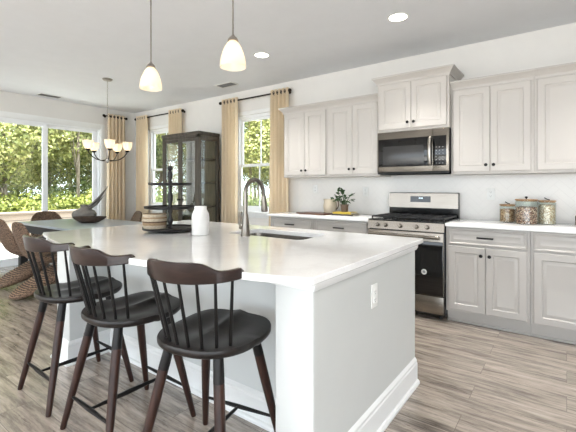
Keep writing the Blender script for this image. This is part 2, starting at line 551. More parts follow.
def dup(root, loc=None, rz=None, label=None, scale=None):
    def cp(o, par):
        c = o.copy(); COL.objects.link(c)
        if par: c.parent = par
        for ch in o.children: cp(ch, c)
        return c
    r = cp(root, None)
    if loc is not None: r.location = loc
    if rz is not None: r.rotation_euler = (0, 0, rz)
    if label: r['label'] = label
    if scale: r.scale = scale
    return r

def mould(b, path, prof, closed=False):
    """sweep a (offset, z) profile along a 2D path, offset to the right of travel, mitred"""
    n = len(path); P = [Vector(p) for p in path]; rings = []
    for i in range(n):
        if closed or 0 < i < n - 1:
            e1 = (P[i] - P[i - 1]).normalized(); e2 = (P[(i + 1) % n] - P[i]).normalized()
        elif i == 0: e1 = e2 = (P[1] - P[0]).normalized()
        else: e1 = e2 = (P[-1] - P[-2]).normalized()
        n1 = Vector((e1.y, -e1.x)); n2 = Vector((e2.y, -e2.x))
        m = n1 + n2; m = m / (m.dot(m) / 2)
        rings.append([(P[i].x + m.x * o, P[i].y + m.y * o, z) for o, z in prof])
    if closed: rings.append(rings[0])
    b.rings(rings, not closed, not closed)
    return b

# ------------------------------------------------------------------ room shell
XL = -7.04; CEIL = 2.74; XR = 3.6; YB = -9.5
W1 = (-6.57, -5.68, 0.87, 2.36)     # window openings in the kitchen wall
W2 = (-4.21, -3.32, 0.87, 2.36)
DR = (-2.54, -0.70, 0.0, 2.335)     # sliding door opening in the left wall (y0, y1, z0, z1)

struct('floor', B().box(XL - 0.15, XR, YB, 0.15, -0.12, 0.0), M['floor'])
struct('ceiling', B().box(XL - 0.15, XR, YB, 0.15, CEIL, CEIL + 0.12), M['ceiling'])
b = B()
xs = [XL - 0.15, W1[0], W1[1], W2[0], W2[1], XR]
for i in range(0, 5, 2): b.box(xs[i], xs[i + 1], 0, 0.15, 0, CEIL)
for w in (W1, W2):
    b.box(w[0], w[1], 0, 0.15, 0, w[2]); b.box(w[0], w[1], 0, 0.15, w[3], CEIL)
struct('wall_back', b, M['wall'])
b = B()
b.box(XL - 0.15, XL, DR[1], 0, 0, CEIL); b.box(XL - 0.15, XL, DR[0], DR[1], DR[3], CEIL); b.box(XL - 0.15, XL, YB, DR[0], 0, CEIL)
struct('wall_left', b, M['wall'])
struct('wall_right', B().box(XR, XR + 0.15, -5.2, 0.15, 0, CEIL), M['wall'])

BASE = [(0, 0), (0.028, 0), (0.028, 0.012), (0.022, 0.02), (0.015, 0.024), (0.015, 0.105), (0.012, 0.112), (0.012, 0.122), (0.006, 0.134), (0, 0.14)]
b = B(); mould(b, [(XL, 0), (W2[1] + 0.28, 0)][::-1], [(-o, z) for o, z in BASE])
struct('baseboard_back', b, M['trim'])
b = B(); mould(b, [(XL, DR[1] + 0.07), (XL, 0)], BASE); mould(b, [(XL, YB), (XL, DR[0] - 0.07)], BASE)
struct('baseboard_left', b, M['trim'])

def window(nr, w):
    x0, x1, z0, z1 = w
    root = bpy.data.objects.new('window_%d' % nr, None); COL.objects.link(root); root['kind'] = 'structure'
    root.location = (x0, 0, z0)
    W, Hh = x1 - x0, z1 - z0
    f = 0.045
    b = B(); b.box(0, f, 0.03, 0.11, 0, Hh); b.box(W - f, W, 0.03, 0.11, 0, Hh); b.box(f, W - f, 0.03, 0.11, 0, f); b.box(f, W - f, 0.03, 0.11, Hh - f, Hh)
    obj('window_frame', b, M['vinyl'], root)
    zm = 1.585 - z0
    s = 0.035
    for nm, za, zb, y in (('lower_sash', f, zm + 0.02, 0.045), ('upper_sash', zm - 0.02, Hh - f, 0.078)):
        b = B(); a0, a1 = f, W - f
        b.box(a0, a0 + s, y, y + 0.028, za, zb); b.box(a1 - s, a1, y, y + 0.028, za, zb)
        b.box(a0 + s, a1 - s, y, y + 0.028, za, za + s + 0.005); b.box(a0 + s, a1 - s, y, y + 0.028, zb - s, zb)
        b.box(W / 2 - 0.008, W / 2 + 0.008, y + 0.008, y + 0.02, za + s, zb - s)
        sa = obj(nm, b, M['vinyl'], root)
        g = B(); g.box(a0 + s, a1 - s, y + 0.012, y + 0.016, za + s, zb - s)
        obj('pane', g, M['glass'], sa)
    # casing around, stool and apron below
    b = B(); c = 0.055
    b.box(-c, 0.004, -0.016, 0.0, 0, Hh + c, 0.003); b.box(W - 0.004, W + c, -0.016, 0.0, 0, Hh + c, 0.003); b.box(0.004, W - 0.004, -0.016, 0.0, Hh - 0.004, Hh + c, 0.003)
    obj('window_casing', b, M['trim'], root)
    b = B(); b.box(-c - 0.02, W + c + 0.02, -0.045, 0.03, -0.022, 0.002, 0.004); b.box(-c, W + c, -0.014, 0, -0.085, -0.022, 0.003)
    obj('window_sill', b, M['trim'], root)
window(1, W1); window(2, W2)

def sliding_door():
    y0, y1, z0, z1 = DR
    root = bpy.data.objects.new('door_1', None); COL.objects.link(root); root['kind'] = 'structure'
    root.location = (XL, y0, 0)
    W = y1 - y0
    b = B(); f = 0.03
    b.box(-0.13, -0.01, 0, f, 0, z1); b.box(-0.13, -0.01, W - f, W, 0, z1); b.box(-0.13, -0.01, f, W - f, z1 - f, z1); b.box(-0.13, -0.01, f, W - f, 0, 0.03)
    obj('door_frame', b, M['vinyl'], root)
    m = W / 2; s = 0.08
    for nm, a, c, x, hand in (('sliding_panel', f, m + 0.03, -0.055, True), ('fixed_panel', m - 0.03, W - f, -0.1, False)):
        b = B()
        b.box(x, x + 0.035, a, a + s, 0.03, z1 - f, 0.003); b.box(x, x + 0.035, c - s, c, 0.03, z1 - f, 0.003)
        b.box(x, x + 0.035, a + s, c - s, 0.03, 0.12); b.box(x, x + 0.035, a + s, c - s, z1 - f - 0.05, z1 - f)
        p = obj(nm, b, M['vinyl'], root)
        g = B(); g.box(x + 0.015, x + 0.02, a + s, c - s, 0.12, z1 - f - 0.05)
        obj('pane', g, M['glass'], p)
        if hand:
            b = B(); b.tube([(x + 0.035, a + 0.03, 0.92), (x + 0.07, a + 0.03, 0.94), (x + 0.07, a + 0.03, 1.12), (x + 0.035, a + 0.03, 1.14)], 0.007, 8)
            obj('door_handle', b, M['white_plastic'], p)
    b = B(); c = 0.09
    b.box(0, 0.018, -c, 0.004, 0, z1 + c, 0.004); b.box(0, 0.018, W - 0.004, W + c - 0.02, 0, z1 + c, 0.004); b.box(0, 0.018, 0.004, W - 0.004, z1 - 0.004, z1 + c, 0.004)
    obj('door_casing', b, M['trim'], root)
sliding_door()

# ------------------------------------------------------------------ backsplash of herringbone tile
def clip(poly, x0, x1, z0, z1):
    for ax, lim, sg in ((0, x0, 1), (0, x1, -1), (1, z0, 1), (1, z1, -1)):
        out = []
        for i in range(len(poly)):
            a, c = poly[i - 1], poly[i]
            da, dc = sg * (a[ax] - lim), sg * (c[ax] - lim)
            if da * dc < 0:
                t = da / (da - dc); out.append((a[0] + t * (c[0] - a[0]), a[1] + t * (c[1] - a[1])))
            if dc >= 0: out.append(c)
        poly = out
        if not poly: break
    return poly
def backsplash(x0, x1, z0, z1):
    b = B()
    b.box(x0, x1, -0.004, 0, z0, z1)
    b.mi = 1
    w, l, g = 0.06, 0.18, 0.0015
    c = math.cos(PI / 4)
    for i in range(-140, 140):
        for j in range(-16, 16):
            for k in (0, 1):
                ox = i * w + j * l; oy = i * w - j * l
                if k == 0: r = [(ox, oy), (ox + l, oy), (ox + l, oy + w), (ox, oy + w)]
                else: r = [(ox, oy + w), (ox + w, oy + w), (ox + w, oy + w + l), (ox, oy + w + l)]
                cx = sum(p[0] for p in r) / 4; cy = sum(p[1] for p in r) / 4
                r = [(cx + (p[0] - cx) * (1 - g / abs(p[0] - cx)), cy + (p[1] - cy) * (1 - g / abs(p[1] - cy))) for p in r]
                r = [(-1.2 + (p[0] - p[1]) * c, 1.1 + (p[0] + p[1]) * c) for p in r]
                if max(p[0] for p in r) < x0 or min(p[0] for p in r) > x1 or max(p[1] for p in r) < z0 or min(p[1] for p in r) > z1: continue
                r = clip(r, x0, x1, z0, z1)
                if len(r) >= 3 and abs(sum(r[q - 1][0] * r[q][1] - r[q][0] * r[q - 1][1] for q in range(len(r)))) > 2e-5:
                    vs = [(p[0], -0.0062, p[1]) for p in r]
                    b._tag([b.bm.faces.new([b.bm.verts.new(v) for v in vs[::-1]])])
    for f in b.bm.faces:
        if f.material_index == 1 and f.normal.y > 0: f.normal_flip()
    o = obj('backsplash', b, [M['grout'], M['tile']], fix=False, kind='structure')
backsplash(-3.0, 1.9, 0.914, 1.375)

# ------------------------------------------------------------------ cabinets
def panel(b, x0, x1, z0, z1, y, frame=0.055, flip=1):
    """raised-and-fielded door standing on plane y, front toward -y"""
    prof = [(0, 0), (0, -0.016), (0.004, -0.02), (frame, -0.02), (frame + 0.006, -0.013), (frame + 0.012, -0.012), (frame + 0.034, -0.017), (frame + 0.036, -0.0165)]
    rings = []
    for i, d in prof:
        rings.append([(x0 + i, y + d, z0 + i), (x1 - i, y + d, z0 + i), (x1 - i, y + d, z1 - i), (x0 + i, y + d, z1 - i)])
    b.rings(rings)
def knob_mesh(x, y, z):
    b = B()
    b.lathe([(0.005, 0), (0.005, 0.012), (0.013, 0.017), (0.0155, 0.023), (0.013, 0.029), (0.004, 0.031)], 16)
    b.xf(Matrix.Translation((x, y, z)) @ Matrix.Rotation(PI / 2, 4, 'X'))
    return b
def pull_mesh(x, y, z, w=0.13):
    b = B()
    b.tube([(x - w / 2, y - 0.028, z), (x + w / 2, y - 0.028, z)], 0.0075, 10)
    b.tube([(x - w / 2 + 0.012, y, z), (x - w / 2 + 0.012, y - 0.028, z)], 0.005, 8)
    b.tube([(x + w / 2 - 0.012, y, z), (x + w / 2 - 0.012, y - 0.028, z)], 0.005, 8)
    return b
CROWN = [(0, -0.03), (0.008, -0.03), (0.010, -0.012), (0.022, 0.004), (0.045, 0.03), (0.052, 0.034), (0.052, 0.05), (0, 0.05)]

def upper(label, x0, x1, z0, z1, depth, left_end=False, right_end=False, both=False, group='painted wall cabinets'):
    t = thing('wall_cabinet', label, 'cabinet', (x0, 0, z0), group=group)
    W = x1 - x0; Hh = z1 - z0
    b = B(); b.box(0, W, -depth, -0.001, 0, Hh, 0.001, 1)
    obj('body', b, M['cab'], t)
    e = 0.022
    mid = W / 2
    for (a, c, kx) in ((e, mid - 0.0015, mid - 0.032), (mid + 0.0015, W - e, mid + 0.032)):
        b = B(); panel(b, a, c, 0.025, Hh - 0.04, -depth)
        d = obj('door', b, M['cab'], t, sharp=20)
        obj('knob', knob_mesh(kx, -depth - 0.02, 0.085), M['black_metal'], d)
    path = []
    if left_end: path.append((0, -0.002))
    path += [(0, -depth), (W, -depth)]
    if right_end: path.append((W, -0.002))
    b = B(); mould(b, path, [(o, Hh + z) for o, z in CROWN])
    obj('crown_molding', b, M['cab'], t, sharp=25)
    return t
upper('pair of pale wall cabinet doors beside the curtain, leftmost of the run', -3.005, -2.337, 1.37, 2.232, 0.33, left_end=True)
upper('pale two-door wall cabinet above the potted plant, left of the microwave', -2.335, -1.667, 1.37, 2.232, 0.33)
upper('short two-door wall cabinet raised above the microwave', -1.665, -0.925, 1.835, 2.38, 0.40, True, True)
upper('pale two-door wall cabinet just right of the microwave', -0.923, -0.232, 1.37, 2.232, 0.33)
upper('pale wall cabinet cut off by the right edge of the photo', -0.23, 0.53, 1.37, 2.232, 0.33)

def base(label, x0, x1, doors=2, end_panel=None):
    t = thing('base_cabinet', label, 'cabinet', (x0, 0, 0), group='painted base cabinets')
    W = x1 - x0; D = 0.61
    b = B(); b.box(0, W, -D, -0.001, 0.105, 0.883, 0.001, 1)
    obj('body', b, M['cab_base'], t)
    b = B(); b.box(0, W, -D + 0.055, -0.05, 0, 0.104)
    b.box(0, W, -D + 0.04, -D + 0.055, 0, 0.02, 0.004)
    obj('toe_kick', b, M['cab_base'], t)
    e = 0.022
    b = B(); panel(b, e, W - e, 0.725, 0.868, -D, 0.012)
    d = obj('drawer', b, M['cab_base'], t, sharp=20)
    obj('drawer_pull', pull_mesh(W / 2, -D - 0.02, 0.797), M['black_metal'], d)
    n = doors
    for k in range(n):
        a = e + (W - 2 * e) * k / n + (0.0015 if k else 0); c = e + (W - 2 * e) * (k + 1) / n - (0.0015 if k < n - 1 else 0)
        b = B(); panel(b, a, c, 0.128, 0.708, -D)
        d = obj('door', b, M['cab_base'], t, sharp=20)
        kx = (c - 0.032) if k == 0 else (a + 0.032)
        obj('knob', knob_mesh(kx, -D - 0.02, 0.64), M['black_metal'], d)
    return t
base('grey-white base cabinet below the window end of the counter', -3.005, -2.357)
base('grey-white base cabinet directly left of the gas range', -2.355, -1.672)
base('base cabinet right of the range with drawer and two knobbed doors', -0.903, -0.242)
base('base cabinet at the far right, cut off by the frame', -0.24, 0.56)

b = B(); b.box(-3.03, -1.669, -0.648, -0.008, 0.884, 0.914, 0.004)
tag(obj('countertop', b, M['quartz']), 'white quartz countertop left of the range holding plant and pitcher', 'countertop')
b = B(); b.box(-0.905, 0.56, -0.648, -0.008, 0.884, 0.914, 0.004)
tag(obj('countertop', b, M['quartz']), 'white quartz countertop right of the range under the three canisters', 'countertop')

# ------------------------------------------------------------------ microwave
def microwave():
    t = thing('microwave', 'stainless over-the-range microwave with black glass door', 'microwave', (-1.662, 0, 1.385))
    W = 0.735; D = 0.385; Hh = 0.447
    b = B(); b.box(0, W, -D, -0.01, 0.0, Hh, 0.002); obj('body', b, M['black_enamel'], t)
    b = B(); b.box(0.0, W * 0.795, -D - 0.03, -D, 0.02, Hh - 0.004, 0.004)
    d = obj('door', b, M['steel'], t)
    b = B(); b.box(0.012, W * 0.79, -D - 0.033, -D - 0.029, 0.075, Hh - 0.075, 0.001); obj('door_glass', b, M['black_glass'], d)
    b = B(); b.box(0.06, W * 0.68, -D - 0.0345, -D - 0.0325, 0.095, Hh - 0.155, 0.0005); obj('door_window', b, plain('microwave_screen', srgb(46, 46, 46), 0.2), d)
    hx = W * 0.765
    b = B(); pts = [(hx, -D - 0.033, 0.085), (hx, -D - 0.055, 0.10), (hx, -D - 0.066, 0.15), (hx, -D - 0.069, 0.225), (hx, -D - 0.066, 0.30), (hx, -D - 0.055, 0.345), (hx, -D - 0.033, 0.36)]
    b.tube(pts, [0.014, 0.018, 0.020, 0.021, 0.020, 0.018, 0.014], 14); obj('handle', b, M['nickel'], d)
    b = B(); b.box(W * 0.797, W, -D - 0.03, -D, 0.02, Hh - 0.004, 0.004); c = obj('control_panel', b, M['steel'], t)
    b = B(); b.box(W * 0.80, W - 0.022, -D - 0.033, -D - 0.029, 0.075, Hh - 0.075, 0.001); obj('panel_glass', b, M['black_glass'], c)
    for i in range(3):
        for j in range(6):
            b = B(); b.box(W * 0.835 + i * 0.03, W * 0.835 + i * 0.03 + 0.012, -D - 0.0338, -D - 0.033, 0.095 + j * 0.032, 0.102 + j * 0.032); obj('button', b, M['vent_grey'], c)
    b = B()
    for k in range(20): b.box(0.03 + k * 0.034, 0.05 + k * 0.034, -D - 0.01, -D + 0.01, -0.003, 0.003)
    b.box(0.0, W, -D - 0.02, -0.02, 0.0, 0.018); obj('bottom_vent', b, M['steel_dark'], t)
microwave()

# ------------------------------------------------------------------ range
def gas_range():
    t = thing('gas_range', 'stainless gas range with black oven glass and cast-iron grates', 'stove', (-1.661, 0, 0))
    W = 0.752; D = 0.635
    b = B(); b.box(0, W, -D, -0.03, 0.04, 0.905, 0.003); obj('body', b, M['black_enamel'], t)
    for x in (0.05, W - 0.05):
        for y in (-D + 0.06, -0.1): b = B(); b.lathe([(0.018, 0.0005), (0.018, 0.045)], 12, (x, y, 0)); obj('foot', b, M['steel_dark'], t)
    b = B(); b.box(0.004, W - 0.004, -D - 0.028, -D, 0.06, 0.222, 0.004); obj('drawer', b, M['steel'], t)
    b = B(); b.box(0.004, W - 0.004, -D - 0.035, -D, 0.23, 0.815, 0.005); d = obj('oven_door', b, M['steel'], t)
    b = B(); b.box(0.006, W - 0.006, -D - 0.038, -D - 0.033, 0.234, 0.735, 0.002); obj('door_glass', b, M['black_glass'], d)
    b = B(); b.tube([(0.03, -D - 0.085, 0.778), (W - 0.03, -D - 0.085, 0.778)], 0.0155, 16)
    for x in (0.05, W - 0.05): b.tube([(x, -D - 0.034, 0.778), (x, -D - 0.085, 0.778)], 0.011, 10)
    obj('oven_handle', b, M['steel'], d)
    b = B(); b.lathe([(0.001, 0), (0.026, 0), (0.026, 0.001), (0.001, 0.001)], 24); b.xf(Matrix.Translation((0.575, -D - 0.038, 0.445)) @ Matrix.Rotation(PI / 2, 4, 'X'))
    obj('sticker', b, plain('sticker_white', srgb(210, 210, 206), 0.5), d, label='round white sticker on the oven glass')
    b = B(); b.lathe([(0.001, 0), (0.013, 0), (0.013, 0.001), (0.001, 0.001)], 20); b.xf(Matrix.Translation((0.575, -D - 0.0392, 0.445)) @ Matrix.Rotation(PI / 2, 4, 'X'))
    obj('sticker_mark', b, plain('sticker_grey', srgb(130, 132, 134), 0.5), d)
    # control panel, slanted
    b = B(); b.rings([[(x, -D - 0.034, 0.825), (x, -D - 0.020, 0.905), (x, -D + 0.03, 0.912), (x, -D + 0.03, 0.825)] for x in (0, W)])
    cp = obj('control_panel', b, M['steel'], t)
    for x in (0.105, 0.19, 0.34, 0.50, 0.60):
        b = B(); b.lathe([(0.021, 0), (0.021, 0.006), (0.0175, 0.01), (0.016, 0.03), (0.013, 0.033), (0.001, 0.033)], 20)
        b.box(-0.003, 0.003, -0.014, 0.014, 0.031, 0.037, 0.001)
        b.xf(Matrix.Translation((x, -D - 0.026, 0.864)) @ Matrix.Rotation(PI / 2 - 0.17, 4, 'X'))
        obj('burner_knob', b, M['steel'], cp)
    b = B(); b.box(0, W, -D - 0.018, -0.07, 0.906, 0.918, 0.003); obj('cooktop', b, M['black_enamel'], t)
    for gx0, gx1 in ((0.012, 0.25), (0.257, 0.495), (0.502, W - 0.012)):
        b = B(); z0, z1 = 0.936, 0.95
        b.box(gx0, gx1, -0.60, -0.586, z0, z1, 0.003); b.box(gx0, gx1, -0.115, -0.101, z0, z1, 0.003)
        b.box(gx0, gx0 + 0.013, -0.60, -0.101, z0, z1, 0.003); b.box(gx1 - 0.013, gx1, -0.60, -0.101, z0, z1, 0.003)
        mx = (gx0 + gx1) / 2
        b.box(mx - 0.006, mx + 0.006, -0.60, -0.101, z0, z1, 0.002)
        for y in (-0.47, -0.35, -0.23): b.box(gx0, gx1, y - 0.006, y + 0.006, z0, z1, 0.002)
        for x in (gx0 + 0.006, gx1 - 0.006):
            for y in (-0.59, -0.108): b.box(x - 0.006, x + 0.006, y - 0.006, y + 0.006, 0.918, z0)
        obj('grate', b, M['iron'], t)
    for x, y in ((0.13, -0.47), (0.13, -0.23), (0.375, -0.35), (0.62, -0.47), (0.62, -0.23)):
        b = B(); b.lathe([(0.045, 0.918), (0.045, 0.925), (0.036, 0.926), (0.036, 0.932), (0.001, 0.933)], 24, (x, y, 0)); obj('burner', b, M['iron'], t)
    b = B(); b.box(0, W, -0.075, -0.012, 0.90, 1.185, 0.004); bg_ = obj('backguard', b, M['black_enamel'], t)
    b = B(); b.rings([[(x, -0.076, 1.018), (x, -0.095, 1.018), (x, -0.082, 1.178), (x, -0.076, 1.18)] for x in (0.002, W - 0.002)]); obj('backguard_panel', b, M['steel'], bg_)
    b = B(); b.rings([[(x, -0.088, 1.08), (x, -0.0925, 1.08), (x, -0.087, 1.145), (x, -0.08, 1.145)] for x in (0.25, 0.47)]); obj('display', b, M['black_glass'], bg_)
    b = B()
    for k in range(4): b.box(0.345 + k * 0.010 + (0.004 if k > 1 else 0), 0.351 + k * 0.010 + (0.004 if k > 1 else 0), -0.0905, -0.088, 1.118, 1.13)
    obj('display_digits', b, M['led_digit'], bg_)
gas_range()

# ------------------------------------------------------------------ outlets
def outlet(label, loc, rz=0.0):
    t = thing('outlet', label, 'outlet', loc, rz)
    b = B(); b.box(-0.036, 0.036, -0.006, 0, -0.058, 0.058, 0.002); p = obj('cover_plate', b, M['white_plastic'], t)
    for dz in (-0.02, 0.02):
        b = B(); b.box(-0.017, 0.017, -0.0085, -0.006, dz - 0.014, dz + 0.014, 0.003); s = obj('socket', b, M['white_plastic'], t)
        b = B(); b.box(-0.008, -0.006, -0.0089, -0.0084, dz - 0.003, dz + 0.006); b.box(0.006, 0.008, -0.0089, -0.0084, dz - 0.003, dz + 0.006); b.box(-0.002, 0.002, -0.0089, -0.0084, dz - 0.011, dz - 0.007)
        obj('slots', b, M['steel_dark'], s)
outlet('white outlet on the backsplash left of the cream pitcher, near the curtain', (-2.72, -0.0065, 1.22))
outlet('white outlet on the backsplash between plant and range', (-1.99, -0.0065, 1.19))
outlet('white outlet on the backsplash just left of the canisters', (-0.62, -0.0065, 1.175))

# ------------------------------------------------------------------ island
def arc_edge(xa, xb, y, bow, n=28):
    """points from xb to xa along a bowed edge below y"""
    cx = (xa + xb) / 2; h = (xb - xa) / 2
    R = (h * h + bow * bow) / (2 * bow)
    out = []
    for i in range(n + 1):
        x = xa + (xb - xa) * i / n
        out.append((x, y - bow + R - math.sqrt(R * R - (x - cx) ** 2)))
    return out
def rrect(x0, x1, y0, y1, r, n=6):
    o = []
    for cx, cy, a in ((x1 - r, y0 + r, -90), (x1 - r, y1 - r, 0), (x0 + r, y1 - r, 90), (x0 + r, y0 + r, 180)):
        for k in range(n + 1):
            q = math.radians(a + 90 * k / n); o.append((cx + r * math.cos(q), cy + r * math.sin(q)))
    return o
IX0, IX1, IYF, IYN = -3.08, -0.742, -1.83, -3.165
def island():
    t = thing('kitchen_island', 'long white kitchen island with panelled end and corner posts', 'island', (-1.9, -2.5, 0))
    inv = Matrix.Translation((1.9, 2.5, 0))
    P = lambda b: b.xf(inv)
    bx0, bx1, by0, by1 = -3.0, -0.785, -2.79, -1.89
    # carcase with a well for the sink
    b = B()
    b.box(bx0, bx1, by0, by1, 0.0, 0.65)
    sx0, sx1, sy0, sy1 = -2.02, -1.30, -2.41, -1.99
    b.box(bx0, sx0, by0, by1, 0.65, 0.884); b.box(sx1, bx1, by0, by1, 0.65, 0.884)
    b.box(sx0, sx1, by0, sy0, 0.65, 0.884); b.box(sx0, sx1, sy1, by1, 0.65, 0.884)
    obj('body', P(b), M['island'], t)
    b = B(); b.box(bx1, bx1 + 0.005, -3.08, by1, 0, 0.884); b.box(bx1 - 0.015, bx1, -3.08, by0, 0, 0.884)
    obj('end_panel', P(b), M['island'], t)
    for x0, x1 in ((-0.965, -0.7805), (-3.005, -2.81)):
        b = B(); b.box(x0, x1, -3.09, by0, 0, 0.884, 0.002)
        b.mi = 0
        obj('post', P(b), M['island'], t)
        b = B()
        pr = [(o, z) for o, z in [(0, 0), (0.032, 0), (0.032, 0.012), (0.026, 0.022), (0.017, 0.026), (0.017, 0.125), (0.013, 0.132), (0.013, 0.145), (0.006, 0.156), (0, 0.162)]]
        if x1 > -1: path = [(x0, by0), (x0, -3.09), (x1, -3.09), (x1, by1)]
        else: path = [(x0, by1), (x0, -3.09), (x1, -3.09), (x1, by0)]
        mould(b, path, pr)
        obj('base_molding', P(b), M['trim'], t, sharp=25)
        b = B(); tr = [(0, 0.845), (0.012, 0.847), (0.02, 0.862), (0.022, 0.884), (0, 0.884)]
        mould(b, path, tr); obj('top_molding', P(b), M['trim'], t, sharp=25)
    b = B(); mould(b, [(-2.81, by0), (-0.965, by0)], pr); obj('base_molding', P(b), M['trim'], t, sharp=25)
    # doors on the working side
    for k in range(4):
        w = (bx1 - bx0 - 0.08) / 4; a = bx0 + 0.04 + k * w
        b = B(); panel(b, a + 0.003, a + w - 0.003, 0.125, 0.86, 0.0)
        b.xf(Matrix.Translation((a * 2 + w, by1, 0)) @ Matrix.Rotation(PI, 4, 'Z'))
        d = obj('door', P(b), M['island'], t, sharp=20)
    # end outlet
    return t
isl = island()
outlet('white outlet high on the end panel of the island', (-0.7795, -2.53, 0.70), PI / 2)

def island_top():
    near = arc_edge(IX0, IX1, IYN, 0.185)
    out = []
    def corner(c, r, a0, a1, n=6):
        return [(c[0] + r * math.cos(math.radians(a0 + (a1 - a0) * k / n)), c[1] + r * math.sin(math.radians(a0 + (a1 - a0) * k / n))) for k in range(n + 1)]
    out += near[1:-1]
    out += corner((IX1 - 0.035, IYN + 0.025), 0.035, -55, 0)
    out += corner((IX1 - 0.012, IYF - 0.012), 0.012, 0, 90, 3)
    out += corner((IX0 + 0.012, IYF - 0.012), 0.012, 90, 180, 3)
    out += corner((IX0 + 0.03, IYN + 0.03), 0.03, 180, 240)
    hole = rrect(-1.985, -1.335, -2.375, -2.03, 0.05)
    bev = 0.004
    b = B(); bm = b.bm
    def loop(o, z): return [bm.verts.new((p[0], p[1], z)) for p in o]
    ins = offset_poly(out, -bev); hin = offset_poly(hole, bev * 0.6)
    L = [loop(ins, 0.914), loop(out, 0.914 - bev), loop(out, 0.884 + bev), loop(ins, 0.884)]
    Hh = [loop(hin, 0.914), loop(hole, 0.914 - bev * 0.6), loop(hole, 0.884)]
    for S in (L, Hh):
        for a, c in zip(S, S[1:]):
            for i in range(len(a)):
                j = (i + 1) % len(a); bm.faces.new((a[i], c[i], c[j], a[j]))
    for lo, hh in ((L[0], Hh[0]), (L[3], Hh[2])):
        allv = lo + hh
        for tri in geometry.tessellate_polygon([[v.co for v in lo], [v.co for v in hh]]):
            try: bm.faces.new([allv[i] for i in tri])
            except ValueError: pass
    o = obj('island_countertop', b, M['quartz'])
    tag(o, 'glossy white quartz island top with a bowed seating edge', 'countertop')
    return o
island_top()

def sink():
    t = thing('sink', 'stainless undermount sink set in the island top', 'sink', (-1.66, -2.2025, 0.70))
    b = B()
    o = rrect(-0.335, 0.335, -0.18, 0.18, 0.055); i1 = rrect(-0.325, 0.325, -0.1725, 0.1725, 0.05); i2 = rrect(-0.315, 0.315, -0.1625, 0.1625, 0.05); i3 = rrect(-0.28, 0.28, -0.13, 0.13, 0.04)
    b.rings([[(p[0], p[1], z) for p in r] for r, z in ((offset_poly(o, 0.0), 0.183), (i1, 0.1835), (i2, 0.03), (i3, 0.005))], cap0=False)
    b.rings([[(p[0], p[1], z) for p in r] for r, z in ((o, 0.183), (offset_poly(i2, 0.004), 0.02), (offset_poly(i3, 0.004), -0.001))], cap0=False)
    obj('basin', b, M['sink_steel'], t)
    b = B(); b.lathe([(0.045, 0.0055), (0.045, 0.008), (0.036, 0.008), (0.03, 0.006), (0.001, 0.006)], 24); obj('drain', b, M['nickel'], t)
sink()

def faucet():
    t = thing('faucet', 'brushed grey pull-down gooseneck faucet on the island', 'faucet', (-1.745, -2.43, 0.914), 0)
    b = B(); b.lathe([(0.033, 0), (0.033, 0.004), (0.030, 0.01), (0.026, 0.06), (0.0225, 0.10), (0.019, 0.135), (0.0165, 0.15)], 28)
    obj('body', b, M['faucet'], t)
    pts = [(0, 0, 0.148), (0, 0, 0.29)]
    R = 0.092; cz = 0.29
    for k in range(1, 17):
        a = PI * k / 17 * 0.98
        pts.append((0, R - R * math.cos(a), cz + R * math.sin(a)))
    pts.append((0, 2 * R + 0.006, cz - 0.03))
    b = B(); b.tube(pts, 0.0145, 16); obj('spout', b, M['faucet'], t)
    b = B(); b.tube([(0, 2 * R + 0.0055, cz - 0.022), (0, 2 * R + 0.008, cz - 0.05), (0, 2 * R + 0.014, cz - 0.12), (0, 2 * R + 0.015, cz - 0.135)], [0.016, 0.0185, 0.024, 0.022], 18)
    obj('spray_head', b, M['faucet'], t)
    b = B(); b.tube([(-0.02, 0, 0.055), (-0.05, 0.0, 0.056)], 0.013, 12)
    b.tube([(-0.048, 0.0, 0.052), (-0.056, 0.002, 0.075), (-0.052, 0.004, 0.11), (-0.045, 0.004, 0.145), (-0.040, 0.004, 0.162)], [0.0085, 0.0065, 0.005, 0.0045, 0.0045], 10)
    obj('lever', b, M['faucet'], t)
faucet()

